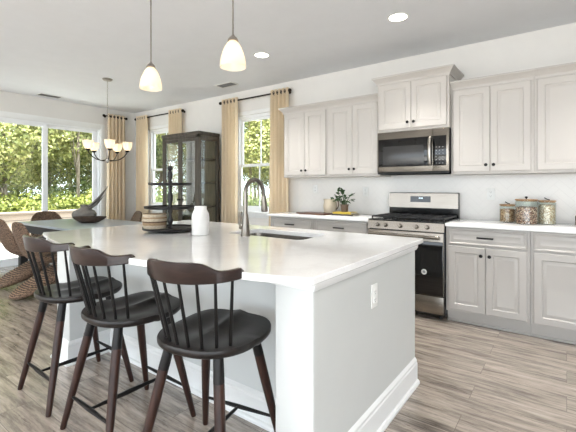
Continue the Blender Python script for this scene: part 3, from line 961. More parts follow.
# ------------------------------------------------------------------ bar stools
def stool_proto(label):
    """origin on the floor under the seat, facing +y, back at -y"""
    t = thing('bar_stool', label, 'stool', group='dark wooden bar stools at the island')
    SH = 0.61
    # saddle seat
    def outline(th):
        c, s = math.cos(th), math.sin(th)
        n = 3.6 if s > 0 else 2.3
        a, d = 0.228, (0.225 if s > 0 else 0.225)
        r = (abs(c / a) ** n + abs(s / d) ** n) ** (-1 / n)
        return r
    N, K = 64, 14
    def top(x, y):
        z = SH + 0.006 + 0.010 * max(0, y / 0.2) ** 2
        z -= 0.016 * math.exp(-((abs(x) - 0.085) / 0.075) ** 2 - ((y + 0.0) / 0.14) ** 2)
        z += 0.010 * math.exp(-(x / 0.03) ** 2) * (1 / (1 + math.exp(-(y - 0.04) / 0.03)))
        z -= 0.012 * max(0, abs(x) / 0.22 - 0.55) ** 2 * 3 * (1 if y > 0 else 0.3)
        return z
    b = B(); rings = []
    for f, dz in ((0.88, -0.038), (0.955, -0.034), (0.995, -0.024), (1.0, -0.008), (0.985, -0.001)):
        rings.append([(f * outline(2 * PI * i / N) * math.cos(2 * PI * i / N), f * outline(2 * PI * i / N) * math.sin(2 * PI * i / N), 0) for i in range(N)])
        rings[-1] = [(x, y, top(x / f, y / f) + dz) for x, y, _ in rings[-1]]
    for k in range(1, K):
        f = 0.965 * (1 - k / K) + 0.001
        rings.append([(f * outline(2 * PI * i / N) * math.cos(2 * PI * i / N), f * outline(2 * PI * i / N) * math.sin(2 * PI * i / N), 0) for i in range(N)])
        rings[-1] = [(x, y, top(x, y)) for x, y, _ in rings[-1]]
    b.rings(rings)
    obj('seat', b, M['stool_seat'], t, sharp=50)
    # legs
    feet = [(-0.225, 0.235), (0.225, 0.235), (-0.225, -0.245), (0.225, -0.245)]
    tops = [(-0.135, 0.125), (0.135, 0.125), (-0.125, -0.135), (0.125, -0.135)]
    zt = SH - 0.035
    at = lambda k, z: Vector((feet[k][0] + (tops[k][0] - feet[k][0]) * z / zt, feet[k][1] + (tops[k][1] - feet[k][1]) * z / zt, z))
    for k in range(4):
        b = B(); zc = 0.475
        rr = lambda z: 0.0145 + 0.0075 * min(1, z / 0.35)
        b.tube([at(k, z) for z in (0.001, 0.012, 0.1, 0.2, 0.35, zc)], [0.0125] + [rr(z) for z in (0.012, 0.1, 0.2, 0.35, zc)], 16)
        l = obj('leg', b, M['stool_leg'], t)
        b = B(); b.tube([at(k, z) for z in (zc, zc + 0.003, zt)], [0.0218, 0.0225, 0.021], 16)
        obj('leg_sleeve', b, M['stool_black'], l, label='black upper sleeve of the leg')
    def bar(p, q, r=0.0095, fl=0.75):
        b = B(); m = (p + q) / 2
        b.tube([p, p.lerp(q, 0.12), m, p.lerp(q, 0.88), q], [r * 0.7, r * 0.9, r * 1.35, r * 0.9, r * 0.7], 12, flat=fl)
        return b
    zs = 0.165
    obj('stretcher', bar(at(2, zs), at(3, zs)), M['stool_black'], t)
    obj('stretcher', bar(at(0, zs), at(1, zs)), M['stool_black'], t)
    obj('stretcher', bar((at(2, zs) + at(3, zs)) / 2, (at(0, zs) + at(1, zs)) / 2, 0.0095, 1.0), M['stool_black'], t)
    # crest rail: an arc with a tall middle and low arms
    ZR = SH + 0.268
    ax, ay, cy = 0.218, 0.190, -0.066
    def arc(phi, grow=0.0):      # phi from -90..90, 0 = straight back
        return ((ax + grow) * math.sin(phi), cy - (ay + grow) * math.cos(phi))
    PH = math.radians(78)
    n = 60; rings = []
    for i in range(n + 1):
        u = -1 + 2 * i / n
        phi = u * PH
        k = 1 / (1 + math.exp((abs(u) - 0.52) / 0.055))          # tall middle
        h = 0.042 + 0.042 * k
        if abs(u) > 0.93: h *= math.sqrt(max(0.45, 1 - ((abs(u) - 0.93) / 0.085) ** 2))
        z0 = ZR + (0.012 * u * u)
        z1 = z0 + h
        th = 0.024 - 0.006 * k
        if abs(u) > 0.96: th *= 0.7
        lean = 0.012 * k
        def pt(g, z): x, y = arc(phi, g); return (x, y, z)
        bv = 0.004
        rings.append([pt(0, z0 + bv), pt(bv, z0), pt(th - bv, z0), pt(th, z0 + bv), pt(th + lean, z1 - bv), pt(th + lean - bv, z1), pt(lean + bv, z1), pt(lean, z1 - bv)])
    b = B(); b.rings(rings)
    obj('crest_rail', b, M['stool_rail'], t, sharp=40)
    for i in range(8):
        u = -1 + 2 * (i + 0.5) / 8
        u *= 0.985
        px, py = arc(u * math.radians(74), 0.011)
        a = u * math.radians(68)
        bx, by = 0.192 * math.sin(a), -0.01 - 0.188 * math.cos(a)
        b = B(); p0 = Vector((bx, by, top(bx, by) - 0.004)); p1 = Vector((px, py, ZR + 0.012 * u * u + 0.006))
        b.tube([p0, p0.lerp(p1, 0.3), p0.lerp(p1, 0.6), p1], [0.0068, 0.0078, 0.0068, 0.0058], 12)
        obj('spindle', b, M['stool_black'], t)
    return t
s1 = stool_proto('dark spindle-back bar stool nearest the post by the dining end, leftmost of three')
s1.location = (-2.475, -3.185, 0); s1.rotation_euler = (0, 0, math.radians(-2))
dup(s1, (-1.86, -3.195, 0), math.radians(-1), 'dark spindle-back bar stool in the middle of the three at the island')
dup(s1, (-1.262, -3.16, 0), math.radians(11), 'dark spindle-back bar stool nearest the camera, turned slightly, rightmost of three')

# ------------------------------------------------------------------ things on the island
def tiered_stand():
    t = thing('tiered_stand', 'black three-tier wooden serving stand on the island', 'serving stand', (-2.40, -2.553, 0.9145))
    for r, z in ((0.200, 0.012), (0.187, 0.168), (0.158, 0.342)):
        b = B(); b.lathe([(0.001, z), (r - 0.02, z), (r - 0.004, z + 0.004), (r, z + 0.020), (r - 0.005, z + 0.020), (r - 0.012, z + 0.009), (0.001, z + 0.009)], 48)
        obj('tier', b, M['black_wood'], t)
    b = B(); b.lathe([(0.001, 0), (0.09, 0), (0.09, 0.006), (0.05, 0.012), (0.001, 0.012)], 32); obj('foot', b, M['black_wood'], t)
    prof = [(0.02, 0.02), (0.013, 0.03), (0.011, 0.045), (0.02, 0.065), (0.022, 0.085), (0.013, 0.11), (0.011, 0.13), (0.019, 0.15), (0.019, 0.18), (0.012, 0.2), (0.021, 0.235), (0.022, 0.262), (0.012, 0.30), (0.016, 0.33), (0.018, 0.352), (0.016, 0.37), (0.011, 0.38), (0.017, 0.40), (0.021, 0.425), (0.016, 0.445), (0.010, 0.452), (0.018, 0.462), (0.021, 0.475), (0.015, 0.488), (0.001, 0.492)]
    b = B(); b.lathe(prof, 24); obj('turned_post', b, M['black_wood'], t, sharp=60)
tiered_stand()
def basket():
    t = thing('woven_basket', 'small banded tan basket on the lowest tier of the black stand', 'basket', (-2.492, -2.622, 0.9365))
    b = B(); prof = []
    nrow = 9; Hh = 0.108
    for k in range(nrow):
        z = Hh * k / nrow
        R = 0.074 + 0.016 * math.sin(PI * (0.18 + 0.62 * k / nrow))
        prof += [(R - 0.003, z), (R, z + Hh / nrow * 0.5)]
    prof += [(0.084, Hh), (0.080, Hh + 0.002), (0.077, Hh - 0.004), (0.076, 0.02), (0.001, 0.012)]
    b.lathe([(0.001, 0)] + prof, 48); obj('basket_body', b, M['basket'], t, sharp=60)
    b = B(); b.lathe([(0.001, Hh - 0.012), (0.0765, Hh - 0.012), (0.0765, Hh - 0.008), (0.03, Hh - 0.004), (0.001, Hh - 0.003)], 32); obj('basket_lid', b, M['bowl_wood'], t, label='dark recessed lid')
basket()
def vase():
    t = thing('vase', 'matte white bottle vase standing beside the tiered stand', 'vase', (-2.034, -2.573, 0.9145))
    b = B(); b.lathe([(0.001, 0), (0.052, 0), (0.057, 0.006), (0.060, 0.05), (0.060, 0.12), (0.057, 0.145), (0.047, 0.168), (0.041, 0.18), (0.043, 0.196), (0.040, 0.199), (0.037, 0.196), (0.036, 0.18), (0.05, 0.14), (0.052, 0.02), (0.001, 0.012)], 40, c=(0, 0, 0))
    for v in b.bm.verts:
        n_ = noise.noise(Vector((v.co.x * 60, v.co.y * 60, v.co.z * 40)))
        r = math.hypot(v.co.x, v.co.y)
        if r > 0.03: v.co.x *= 1 + 0.012 * n_; v.co.y *= 1 + 0.012 * n_
    obj('vase_body', b, M['ceramic_white'], t, sharp=60)
vase()

# ------------------------------------------------------------------ things on the back counters
CT = 0.9145
def rows_on_counter():
    # cutting board
    t = thing('serving_board', 'dark wooden serving board lying on the counter below the pitcher', 'board', (-2.47, -0.40, CT), 0.05)
    b = B(); b.poly(rrect(-0.19, 0.19, -0.11, 0.11, 0.03), 0, 0.018, 0.004); b.box(-0.27, -0.185, -0.02, 0.02, 0.001, 0.017, 0.005)
    obj('board', b, M['board_wood'], t)
    # pitcher
    t = thing('pitcher', 'cream stoneware pitcher with a dark looped handle on the back counter', 'pitcher', (-2.385, -0.19, CT))
    b = B(); b.lathe([(0.001, 0), (0.055, 0), (0.066, 0.01), (0.083, 0.06), (0.086, 0.10), (0.078, 0.145), (0.071, 0.165), (0.075, 0.182), (0.071, 0.182), (0.064, 0.165), (0.078, 0.10), (0.06, 0.02), (0.001, 0.012)], 36)
    for v in b.bm.verts:
        if v.co.z > 0.16 and v.co.x < -0.045: v.co.x -= 0.02 * (v.co.z - 0.155) / 0.03
    obj('pitcher_body', b, M['ceramic_cream'], t, sharp=60)
    b = B(); b.tube([(0.068, 0, 0.170), (0.098, 0, 0.172), (0.118, 0, 0.145), (0.120, 0, 0.105), (0.104, 0, 0.07), (0.082, 0, 0.055)], [0.008, 0.0075, 0.007, 0.007, 0.007, 0.008], 12)
    obj('handle', b, M['pot'], t)
    # books
    def book(label, x, y, z, w, d, h, m, rz):
        t = thing('book', label, 'book', (x, y, z), rz, 'books under the potted plant')
        b = B(); b.box(-w / 2, w / 2, -d / 2, d / 2, 0, 0.003); b.box(-w / 2, w / 2, -d / 2, d / 2, h - 0.003, h); b.box(-w / 2, w / 2, -d / 2, -d / 2 + 0.003, 0.003, h - 0.003)
        obj('cover', b, m, t)
        b = B(); b.box(-w / 2 + 0.004, w / 2 - 0.004, -d / 2 + 0.0031, d / 2 - 0.004, 0.0031, h - 0.0031); obj('pages', b, M['paper'], t)
    book('stone grey book at the bottom of the small stack', -2.095, -0.33, CT, 0.27, 0.19, 0.018, M['book_dark'], 0.03)
    book('bright yellow book on top of the small stack', -2.105, -0.325, CT + 0.0182, 0.24, 0.17, 0.021, M['book_yellow'], -0.03)
    bpy.data.objects['book']['label'] = 'charcoal book lying at the bottom of the small stack'
    # potted plant
    z0 = CT + 0.0394
    t = thing('potted_plant', 'small dark-leaved plant in a grey-brown pot on the books', 'plant', (-2.115, -0.32, z0))
    b = B(); b.lathe([(0.001, 0), (0.036, 0), (0.040, 0.006), (0.047, 0.075), (0.050, 0.078), (0.050, 0.088), (0.045, 0.088), (0.042, 0.07), (0.001, 0.068)], 28); obj('pot', b, M['pot'], t)
    b = B(); b.lathe([(0.001, 0.0705), (0.0415, 0.0705), (0.0415, 0.074), (0.001, 0.077)], 20); obj('soil', b, M['steel_dark'], t)
    rnd = random.Random(5)
    lf = B(); st = B()
    for k in range(22):
        a = rnd.uniform(0, 2 * PI); sp = rnd.uniform(0.03, 0.115); hh = rnd.uniform(0.07, 0.20) - sp * 0.25
        if k == 0: a, sp, hh = PI * 1.05, 0.16, 0.075
        if k == 1: a, sp, hh = PI * 0.95, 0.12, 0.11
        p0 = Vector((math.cos(a) * 0.012, math.sin(a) * 0.012, 0.073)); p2 = Vector((math.cos(a) * sp, math.sin(a) * sp, 0.073 + hh)); p1 = (p0 + p2) / 2 + Vector((0, 0, 0.03))
        pts = [p0, p0.lerp(p1, 0.6), p1.lerp(p2, 0.4), p2]
        st.tube(pts, 0.0022, 6)
        for q in range(3):
            base_ = pts[3] if q == 0 else pts[2].lerp(pts[3], rnd.random())
            d = (p2 - p1).normalized() + Vector((rnd.uniform(-.8, .8), rnd.uniform(-.8, .8), rnd.uniform(-.4, .4)))
            d.normalize(); L = rnd.uniform(0.042, 0.065); wv = d.cross(Vector((0, 0, 1))).normalized() * L * 0.33
            up = wv.cross(d).normalized() * 0.006
            row = []
            for s_ in (0, 0.25, 0.5, 0.75, 1.0):
                ww = math.sin(PI * min(0.98, max(0.03, s_))) ** 0.8
                c_ = base_ + d * L * s_ + Vector((0, 0, -0.012 * s_ * s_))
                row.append([tuple(c_ - wv * ww), tuple(c_ + up), tuple(c_ + wv * ww)])
            lf.sheet(row)
    obj('stems', st, M['leaf_pot'], t); obj('leaves', lf, M['leaf_pot'], t, fix=False)
rows_on_counter()

def canister(label, x, y, r, h, fill, gm, clip_tilt):
    t = thing('canister', label, 'canister', (x, y, CT), group='glass canisters on the right counter')
    b = B(); b.lathe([(0.001, 0), (r - 0.003, 0), (r, 0.004), (r, h - 0.018), (r - 0.004, h - 0.012), (r - 0.004, h - 0.004), (r - 0.0065, h - 0.004), (r - 0.0065, h - 0.012), (r - 0.003, h - 0.02), (r - 0.003, 0.005), (0.001, 0.005)], 40)
    obj('jar', b, M['jar_glass'], t)
    b = B(); b.lathe([(0.001, 0.0055), (r - 0.0035, 0.0055), (r - 0.0035, fill), (r * 0.6, fill + 0.006), (0.001, fill + 0.008)], 40); obj('contents', b, gm, t)
    b = B(); b.lathe([(0.001, h - 0.012), (r - 0.007, h - 0.012), (r - 0.007, h - 0.003), (r + 0.001, h - 0.003), (r + 0.001, h + 0.005), (r - 0.002, h + 0.007), (0.001, h + 0.008)], 40); l = obj('lid', b, M['lid_wood'], t)
    if clip_tilt is None:
        b = B(); b.lathe([(0.006, h + 0.007), (0.005, h + 0.014), (0.011, h + 0.02), (0.012, h + 0.027), (0.008, h + 0.032), (0.001, h + 0.033)], 16)
    else:
        b = B(); b.tube([(-0.02, 0, h + 0.03), (0.0, 0, h + 0.018), (0.022, 0, h + 0.010)], 0.0045, 10)
    obj('lid_knob', b, M['black_metal'], l)
canister('smallest glass canister, half full of tan pasta, left of three', -0.455, -0.17, 0.067, 0.160, 0.12, M['grain_tan'], 1)
canister('large middle glass canister full of mixed brown beans', -0.292, -0.315, 0.088, 0.215, 0.15, M['grain_mix'], None)
canister('tall glass canister full of white beans, right of three', -0.143, -0.22, 0.068, 0.205, 0.17, M['grain_white'], 1)
t = thing('bottle', 'dark bottle on the counter at the right edge of the photo', 'bottle', (0.09, -0.2, CT))
b = B(); b.lathe([(0.001, 0), (0.03, 0), (0.032, 0.004), (0.032, 0.075), (0.024, 0.092), (0.024, 0.10), (0.001, 0.10)], 24); obj('glass_body', b, plain('dark_bottle', srgb(52, 40, 40), 0.25), t)
b = B(); b.lathe([(0.001, 0.1005), (0.026, 0.1005), (0.026, 0.125), (0.022, 0.129), (0.001, 0.129)], 24); obj('cap', b, M['ceramic_cream'], t)

# ------------------------------------------------------------------ curtains
def rod(label, p0, p1, wall_axis, loc):
    t = thing('curtain_rod', label, 'curtain rod', loc)
    p0, p1 = Vector(p0), Vector(p1)
    b = B(); b.tube([p0, p1], 0.0115, 14); obj('pole', b, M['bronze'], t)
    d = (p1 - p0).normalized()
    for p, s in ((p0, -1), (p1, 1)):
        b = B(); b.lathe([(0.0125, 0), (0.012, 0.006), (0.022, 0.014), (0.026, 0.028), (0.022, 0.042), (0.001, 0.048)], 18)
        b.xf(Matrix.Translation(p) @ (d * s).to_track_quat('Z', 'Y').to_matrix().to_4x4()); obj('finial', b, M['bronze'], t)
        q = p - d * s * 0.035
        b = B(); w = Vector(wall_axis); b.tube([q, q + w * 0.088], 0.007, 8); b.tube([q + w * 0.084, q + w * 0.091], 0.022, 14); obj('bracket', b, M['bronze'], t)
def curtain(label, a, c, y, zt, zb, axis='x', folds=4, seed=0):
    """grommet panel hanging between a and c along an axis"""
    w = c - a; n = folds * 14; rows = 26
    o0 = (a + c) / 2
    loc = (o0, y, 0) if axis == 'x' else (y, o0, 0)
    t = thing('curtain', label, 'curtain', loc)
    rnd = random.Random(seed); ph = [rnd.uniform(-.4, .4) for _ in range(folds + 2)]
    def pos(u, z):
        k = (zt - z) / (zt - zb)
        x = -w / 2 + w * u
        x = x * (1 + 0.05 * k) + 0.012 * k * math.sin(u * 9 + seed)
        amp = 0.046 + 0.008 * k * math.sin(u * 5 + seed * 2)
        yy = amp * math.sin(u * folds * 2 * PI + 0.5 * k * math.sin(u * 7 + seed))
        yy += 0.006 * k * math.sin(u * folds * 4 * PI + seed)
        return (x, yy) if axis == 'x' else (yy, x)
    grid = []
    for r in range(rows + 1):
        z = zt - (zt - zb) * r / rows
        grid.append([(*pos(i / n, z), z) for i in range(n + 1)])
    b = B(); b.sheet(grid)
    o = obj('fabric', b, M['curtain'], t, sharp=80, fix=False)
    for k in range(folds * 2):
        u = (k + 0.0) / (folds * 2) if k else 0.012
        u = max(0.02, u)
        px, py = pos(u, zt - 0.045)
        b = B(); R, r_ = 0.023, 0.0045
        rg = []
        for i in range(20):
            q = 2 * PI * i / 20
            if axis == 'x': rg.append([(px + 0, py, zt - 0.045) for _ in range(1)])
        b = B(); pts = []
        for i in range(21):
            q = 2 * PI * i / 20
            pts.append((px, py + R * math.cos(q), zt - 0.045 + R * math.sin(q)) if axis == 'x' else (px + R * math.cos(q), py, zt - 0.045 + R * math.sin(q)))
        b.tube(pts, r_, 6, cap=False); obj('grommet', b, M['bronze'], t)
    return t
YR = -0.095; ZRD = 2.585
rod('dark bronze curtain rod over the window by the hutch', (-0.70, 0, 0), (0.70, 0, 0), (0, 1, 0), (-6.13, YR, ZRD))
rod('dark bronze curtain rod over the window beside the cabinets', (-0.66, 0, 0), (0.66, 0, 0), (0, 1, 0), (-3.77, YR, ZRD))
rod('short bronze rod on the left wall beside the sliding door', (0, -0.22, 0), (0, 0.17, 0), (-1, 0, 0), (XL + 0.095, -0.44, ZRD))
curtain('tan curtain in the room corner, left of the far window', -6.82, -6.46, YR, ZRD + 0.045, 0.02, folds=5, seed=1)
curtain('tan curtain hanging behind the hutch', -5.80, -5.43, YR, ZRD + 0.045, 0.02, folds=5, seed=2)
curtain('tan curtain between the hutch and the window behind the faucet', -4.43, -4.07, YR, ZRD + 0.045, 0.02, folds=5, seed=3)
curtain('tan curtain beside the leftmost wall cabinet', -3.43, -3.10, YR, ZRD + 0.045, 0.02, folds=5, seed=4)
curtain('tan curtain on the left wall next to the sliding door', -0.62, -0.27, XL + 0.095, ZRD + 0.045, 0.02, 'y', folds=5, seed=5)

# ------------------------------------------------------------------ hutch
def hutch():
    x0, W, D, Hh = -5.32, 0.90, 0.41, 2.09
    t = thing('display_hutch', 'tall dark wood display hutch with glass doors between the windows', 'hutch', (x0, -0.155, 0))
    b = B(); s = 0.045
    for x in (0, W - s):
        b.box(x, x + s, -D, -D + s, 0, Hh - 0.05, 0.002); b.box(x, x + s, -s, 0, 0, Hh - 0.05, 0.002)
    b.box(0, W, -D, 0, Hh - 0.09, Hh - 0.04, 0.003); b.box(-0.012, W + 0.012, -D - 0.012, 0, Hh - 0.04, Hh, 0.004)
    b.box(0, W, -D, 0, 0.06, 0.14, 0.002)
    for x in (0.008, W - 0.033): b.box(x, x + 0.025, -D + s, -s, 0.14, 0.2); b.box(x, x + 0.025, -D + s, -s, Hh - 0.13, Hh - 0.09)
    obj('frame', b, M['hutch'], t)
    b = B(); b.box(s, W - s, -0.02, -0.005, 0.14, Hh - 0.09); obj('back_panel', b, M['hutch_in'], t)
    for z in (0.52, 0.93, 1.30, 1.67):
        b = B(); b.box(0.03, W - 0.03, -D + 0.05, -0.022, z, z + 0.022, 0.002); obj('shelf', b, M['hutch'], t)
    for x in (0.015, W - 0.02):
        b = B(); b.box(x, x + 0.005, -D + s, -s, 0.2, Hh - 0.13); obj('side_glass', b, M['jar_glass'], t)
    mid = W / 2
    for a, c in ((s + 0.002, mid - 0.001), (mid + 0.001, W - s - 0.002)):
        b = B(); f = 0.045; y0, y1 = -D, -D + 0.02
        b.box(a, a + f, y0, y1, 0.145, Hh - 0.095, 0.002); b.box(c - f, c, y0, y1, 0.145, Hh - 0.095, 0.002)
        b.box(a + f, c - f, y0, y1, 0.145, 0.2, 0.002); b.box(a + f, c - f, y0, y1, Hh - 0.14, Hh - 0.095, 0.002)
        d = obj('door', b, M['hutch'], t)
        g = B(); g.box(a + f - 0.003, c - f + 0.003, y0 + 0.008, y0 + 0.012, 0.197, Hh - 0.137); obj('door_glass', g, M['hutch_glass'], d)
        kx = c - f / 2 if a < mid - 0.1 else a + f / 2
        obj('knob', knob_mesh(kx, -D, 1.05), M['black_metal'], d)
hutch()
t = thing('candlestick', 'thin white candle on a hutch shelf', 'candle', (-4.55, -0.38, 0.9525))
b = B(); b.lathe([(0.001, 0), (0.024, 0), (0.024, 0.006), (0.008, 0.012), (0.014, 0.02), (0.014, 0.024), (0.001, 0.024)], 20); obj('holder', b, M['nickel'], t)
b = B(); b.lathe([(0.001, 0.0245), (0.011, 0.0245), (0.011, 0.12), (0.001, 0.124)], 16); obj('wax', b, M['ceramic_white'], t)
t = thing('glass_bottle', 'small pale bottle with a round body on the same hutch shelf', 'bottle', (-4.70, -0.38, 0.9525))
b = B(); b.lathe([(0.001, 0), (0.035, 0), (0.048, 0.02), (0.048, 0.045), (0.02, 0.075), (0.012, 0.09), (0.012, 0.15), (0.016, 0.155), (0.001, 0.155)], 24); obj('bottle_body', b, M['ceramic_white'], t)

# ------------------------------------------------------------------ dining table and chairs
def dining_table():
    x0, x1, y0, y1 = -6.30, -4.15, -2.27, -1.22
    t = thing('dining_table', 'dark rectangular dining table with pale sky sheen painted into its top', 'table', ((x0 + x1) / 2, (y0 + y1) / 2, 0))
    hw, hd = (x1 - x0) / 2, (y1 - y0) / 2
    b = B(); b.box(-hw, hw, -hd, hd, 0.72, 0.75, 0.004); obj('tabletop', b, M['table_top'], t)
    b = B()
    b.box(-hw + 0.1, hw - 0.1, -hd + 0.01, -hd + 0.035, 0.62, 0.719); b.box(-hw + 0.1, hw - 0.1, hd - 0.035, hd - 0.01, 0.62, 0.719)
    b.box(-hw + 0.01, -hw + 0.035, -hd + 0.1, hd - 0.1, 0.62, 0.719); b.box(hw - 0.035, hw - 0.01, -hd + 0.1, hd - 0.1, 0.62, 0.719)
    obj('apron', b, M['table_leg'], t)
    for sx in (-1, 1):
        for sy in (-1, 1):
            b = B(); X = sx * (hw - 0.051); Y = sy * (hd - 0.051); b.box(X - 0.048, X + 0.048, Y - 0.048, Y + 0.048, 0, 0.719, 0.004); obj('leg', b, M['table_leg'], t)
dining_table()

def wicker_chair(label):
    """woven cantilever chair in one S-shaped sheet: back, seat, then a base swept back to the floor; faces +y"""
    t = thing('wicker_chair', label, 'chair', group='brown woven dining chairs')
    # centre line in (y, z), half width, thickness
    cl = [(-0.335, 0.86, 0.10, 0.030), (-0.325, 0.80, 0.17, 0.042), (-0.29, 0.70, 0.215, 0.050), (-0.25, 0.60, 0.225, 0.055), (-0.215, 0.51, 0.225, 0.062),
          (-0.16, 0.44, 0.225, 0.075), (-0.06, 0.405, 0.225, 0.08), (0.06, 0.40, 0.225, 0.075), (0.16, 0.40, 0.215, 0.068), (0.215, 0.375, 0.20, 0.065), (0.225, 0.33, 0.185, 0.07)]
    cl2 = [(0.20, 0.36, 0.15, 0.08), (0.18, 0.30, 0.17, 0.12), (0.09, 0.235, 0.185, 0.14), (-0.03, 0.175, 0.19, 0.14), (-0.17, 0.115, 0.185, 0.12), (-0.29, 0.065, 0.145, 0.08), (-0.38, 0.03, 0.06, 0.03)]
    def loft(C, name):
        b = B(); rings = []
        for i, (y, z, hw, th) in enumerate(C):
            p = C[max(0, i - 1)]; q = C[min(len(C) - 1, i + 1)]
            d = Vector((0, q[0] - p[0], q[1] - p[1])).normalized(); nrm = Vector((0, -d.z, d.y))
            ring = []
            for k in range(24):
                a = 2 * PI * k / 24; ca, sa = math.cos(a), math.sin(a)
                sgx = math.copysign(abs(ca) ** 0.7, ca); sgn = math.copysign(abs(sa) ** 0.8, sa)
                dish = 0.035 * (abs(sgx) ** 2) if name == 'shell' else 0.0
                v = Vector((hw * sgx, y, z)) + nrm * (th * 0.5 * sgn + dish)
                ring.append((v.x, v.y, max(0.003, v.z)))
            rings.append(ring)
        b.rings(rings)
        o = obj(name, b, M['wicker'], t, sharp=70)
        md = o.modifiers.new('smooth', 'SUBSURF'); md.levels = 1; md.render_levels = 2
    loft(cl, 'shell'); loft(cl2, 'woven_base')
    return t
w1 = wicker_chair('woven chair at the near side of the dining table, cut by the left photo edge')
w1.location = (-5.54, -2.40, 0); w1.scale = (1.12, 1.0, 1.0)
dup(w1, (-4.87, -2.43, 0), 0, 'woven chair on the near side of the table, behind the leftmost bar stool')
dup(w1, (-6.42, -1.75, 0), -PI / 2, 'woven chair at the head of the table in front of the glass door')
dup(w1, (-5.65, -1.13, 0), math.radians(165), 'woven chair on the far side of the table under the chandelier')

def ewer():
    t = thing('stone_ewer', 'round grey stoneware vessel with two long upswept blades on the dining table', 'sculpture', (-5.76, -1.60, 0.7505))
    b = B(); b.lathe([(0.001, 0), (0.07, 0), (0.11, 0.02), (0.16, 0.07), (0.165, 0.10), (0.14, 0.145), (0.085, 0.175), (0.055, 0.195), (0.05, 0.21), (0.068, 0.235), (0.058, 0.235), (0.04, 0.205), (0.001, 0.18)], 36); obj('vessel', b, M['urn'], t, sharp=60)
    R = Vector((math.cos(math.radians(36)), math.sin(math.radians(36)), 0))
    for k, (L, hz, w) in enumerate(((0.36, 0.33, 0.055), (0.30, 0.19, 0.05))):
        p0 = Vector((0, 0, 0.15)) - R * 0.02; p3 = R * L + Vector((0, 0, 0.19 + hz))
        pts = [p0.lerp(p3, s) + Vector((0, 0, -0.05 * math.sin(PI * s))) for s in (0, .15, .35, .6, .85, 1)]
        b = B(); b.tube(pts, [0.02, w * 0.8, w, w * 0.85, w * 0.4, 0.003], 12, flat=0.35); obj('blade', b, M['urn'], t)
ewer()
def boat_bowl():
    t = thing('wooden_bowl', 'long dark wooden bowl on the dining table in front of the ewer', 'bowl', (-5.36, -1.72, 0.7505), math.radians(40))
    b = B(); b.lathe([(0.001, 0), (0.10, 0), (0.13, 0.008), (0.20, 0.05), (0.235, 0.085), (0.226, 0.085), (0.19, 0.055), (0.12, 0.018), (0.001, 0.014)], 44, sy=0.55); obj('bowl', b, M['bowl_wood'], t, sharp=60)
boat_bowl()

# ------------------------------------------------------------------ lamps
def light_obj(name, typ, loc, energy, color, size=0.05, parent=None, rot=None, spot=None):
    d = bpy.data.lights.new(name, typ); d.energy = energy; d.color = color
    if typ in ('POINT', 'SPOT'): d.shadow_soft_size = size
    if typ == 'AREA': d.shape = 'DISK'; d.size = size; d.spread = math.radians(95)
    if spot: d.spot_size = spot; d.spot_blend = 0.6
    o = bpy.data.objects.new(name, d); COL.objects.link(o); o.location = loc
    if rot: o.rotation_euler = rot
    if parent: o.parent = parent
    return o
WARM = (1.0, 0.88, 0.74)
def pendant(label, x, y):
    zb = 1.958
    t = thing('pendant_lamp', label, 'lamp', (x, y, zb), group='glass pendants over the island')
    b = B(); outer = [(0.079, 0.020), (0.078, 0.045), (0.0735, 0.075), (0.065, 0.105), (0.053, 0.137), (0.039, 0.162), (0.024, 0.180)]
    b.lathe(outer, 40, cap0=False, cap1=False)
    obj('lamp_shade', b, M['shade_glass'], t, sharp=60)
    b = B(); b.lathe([(0.001, 0.179), (0.033, 0.179), (0.031, 0.19), (0.022, 0.203), (0.012, 0.21), (0.006, 0.222), (0.001, 0.222)], 24); obj('cap', b, M['nickel'], t)
    b = B(); b.tube([(0, 0, 0.22), (0, 0, CEIL - zb - 0.02)], 0.0055, 10); obj('stem', b, M['nickel'], t)
    b = B(); b.lathe([(0.062, CEIL - zb - 0.0005), (0.062, CEIL - zb - 0.014), (0.05, CEIL - zb - 0.022), (0.001, CEIL - zb - 0.024)], 28); obj('canopy', b, M['nickel'], t)
    b = B(); b.lathe([(0.001, 0.07), (0.018, 0.075), (0.026, 0.09), (0.026, 0.105), (0.018, 0.13), (0.013, 0.15), (0.001, 0.15)], 20); obj('bulb', b, M['bulb'], t)
    light_obj('pendant_light', 'POINT', (0, 0, 0.052), 0.14, WARM, 0.015, t)
pendant('glass pendant lamp hanging over the stand end of the island', -2.50, -2.65)
pendant('glass pendant lamp hanging above the faucet, the higher one in the photo', -1.645, -2.65)

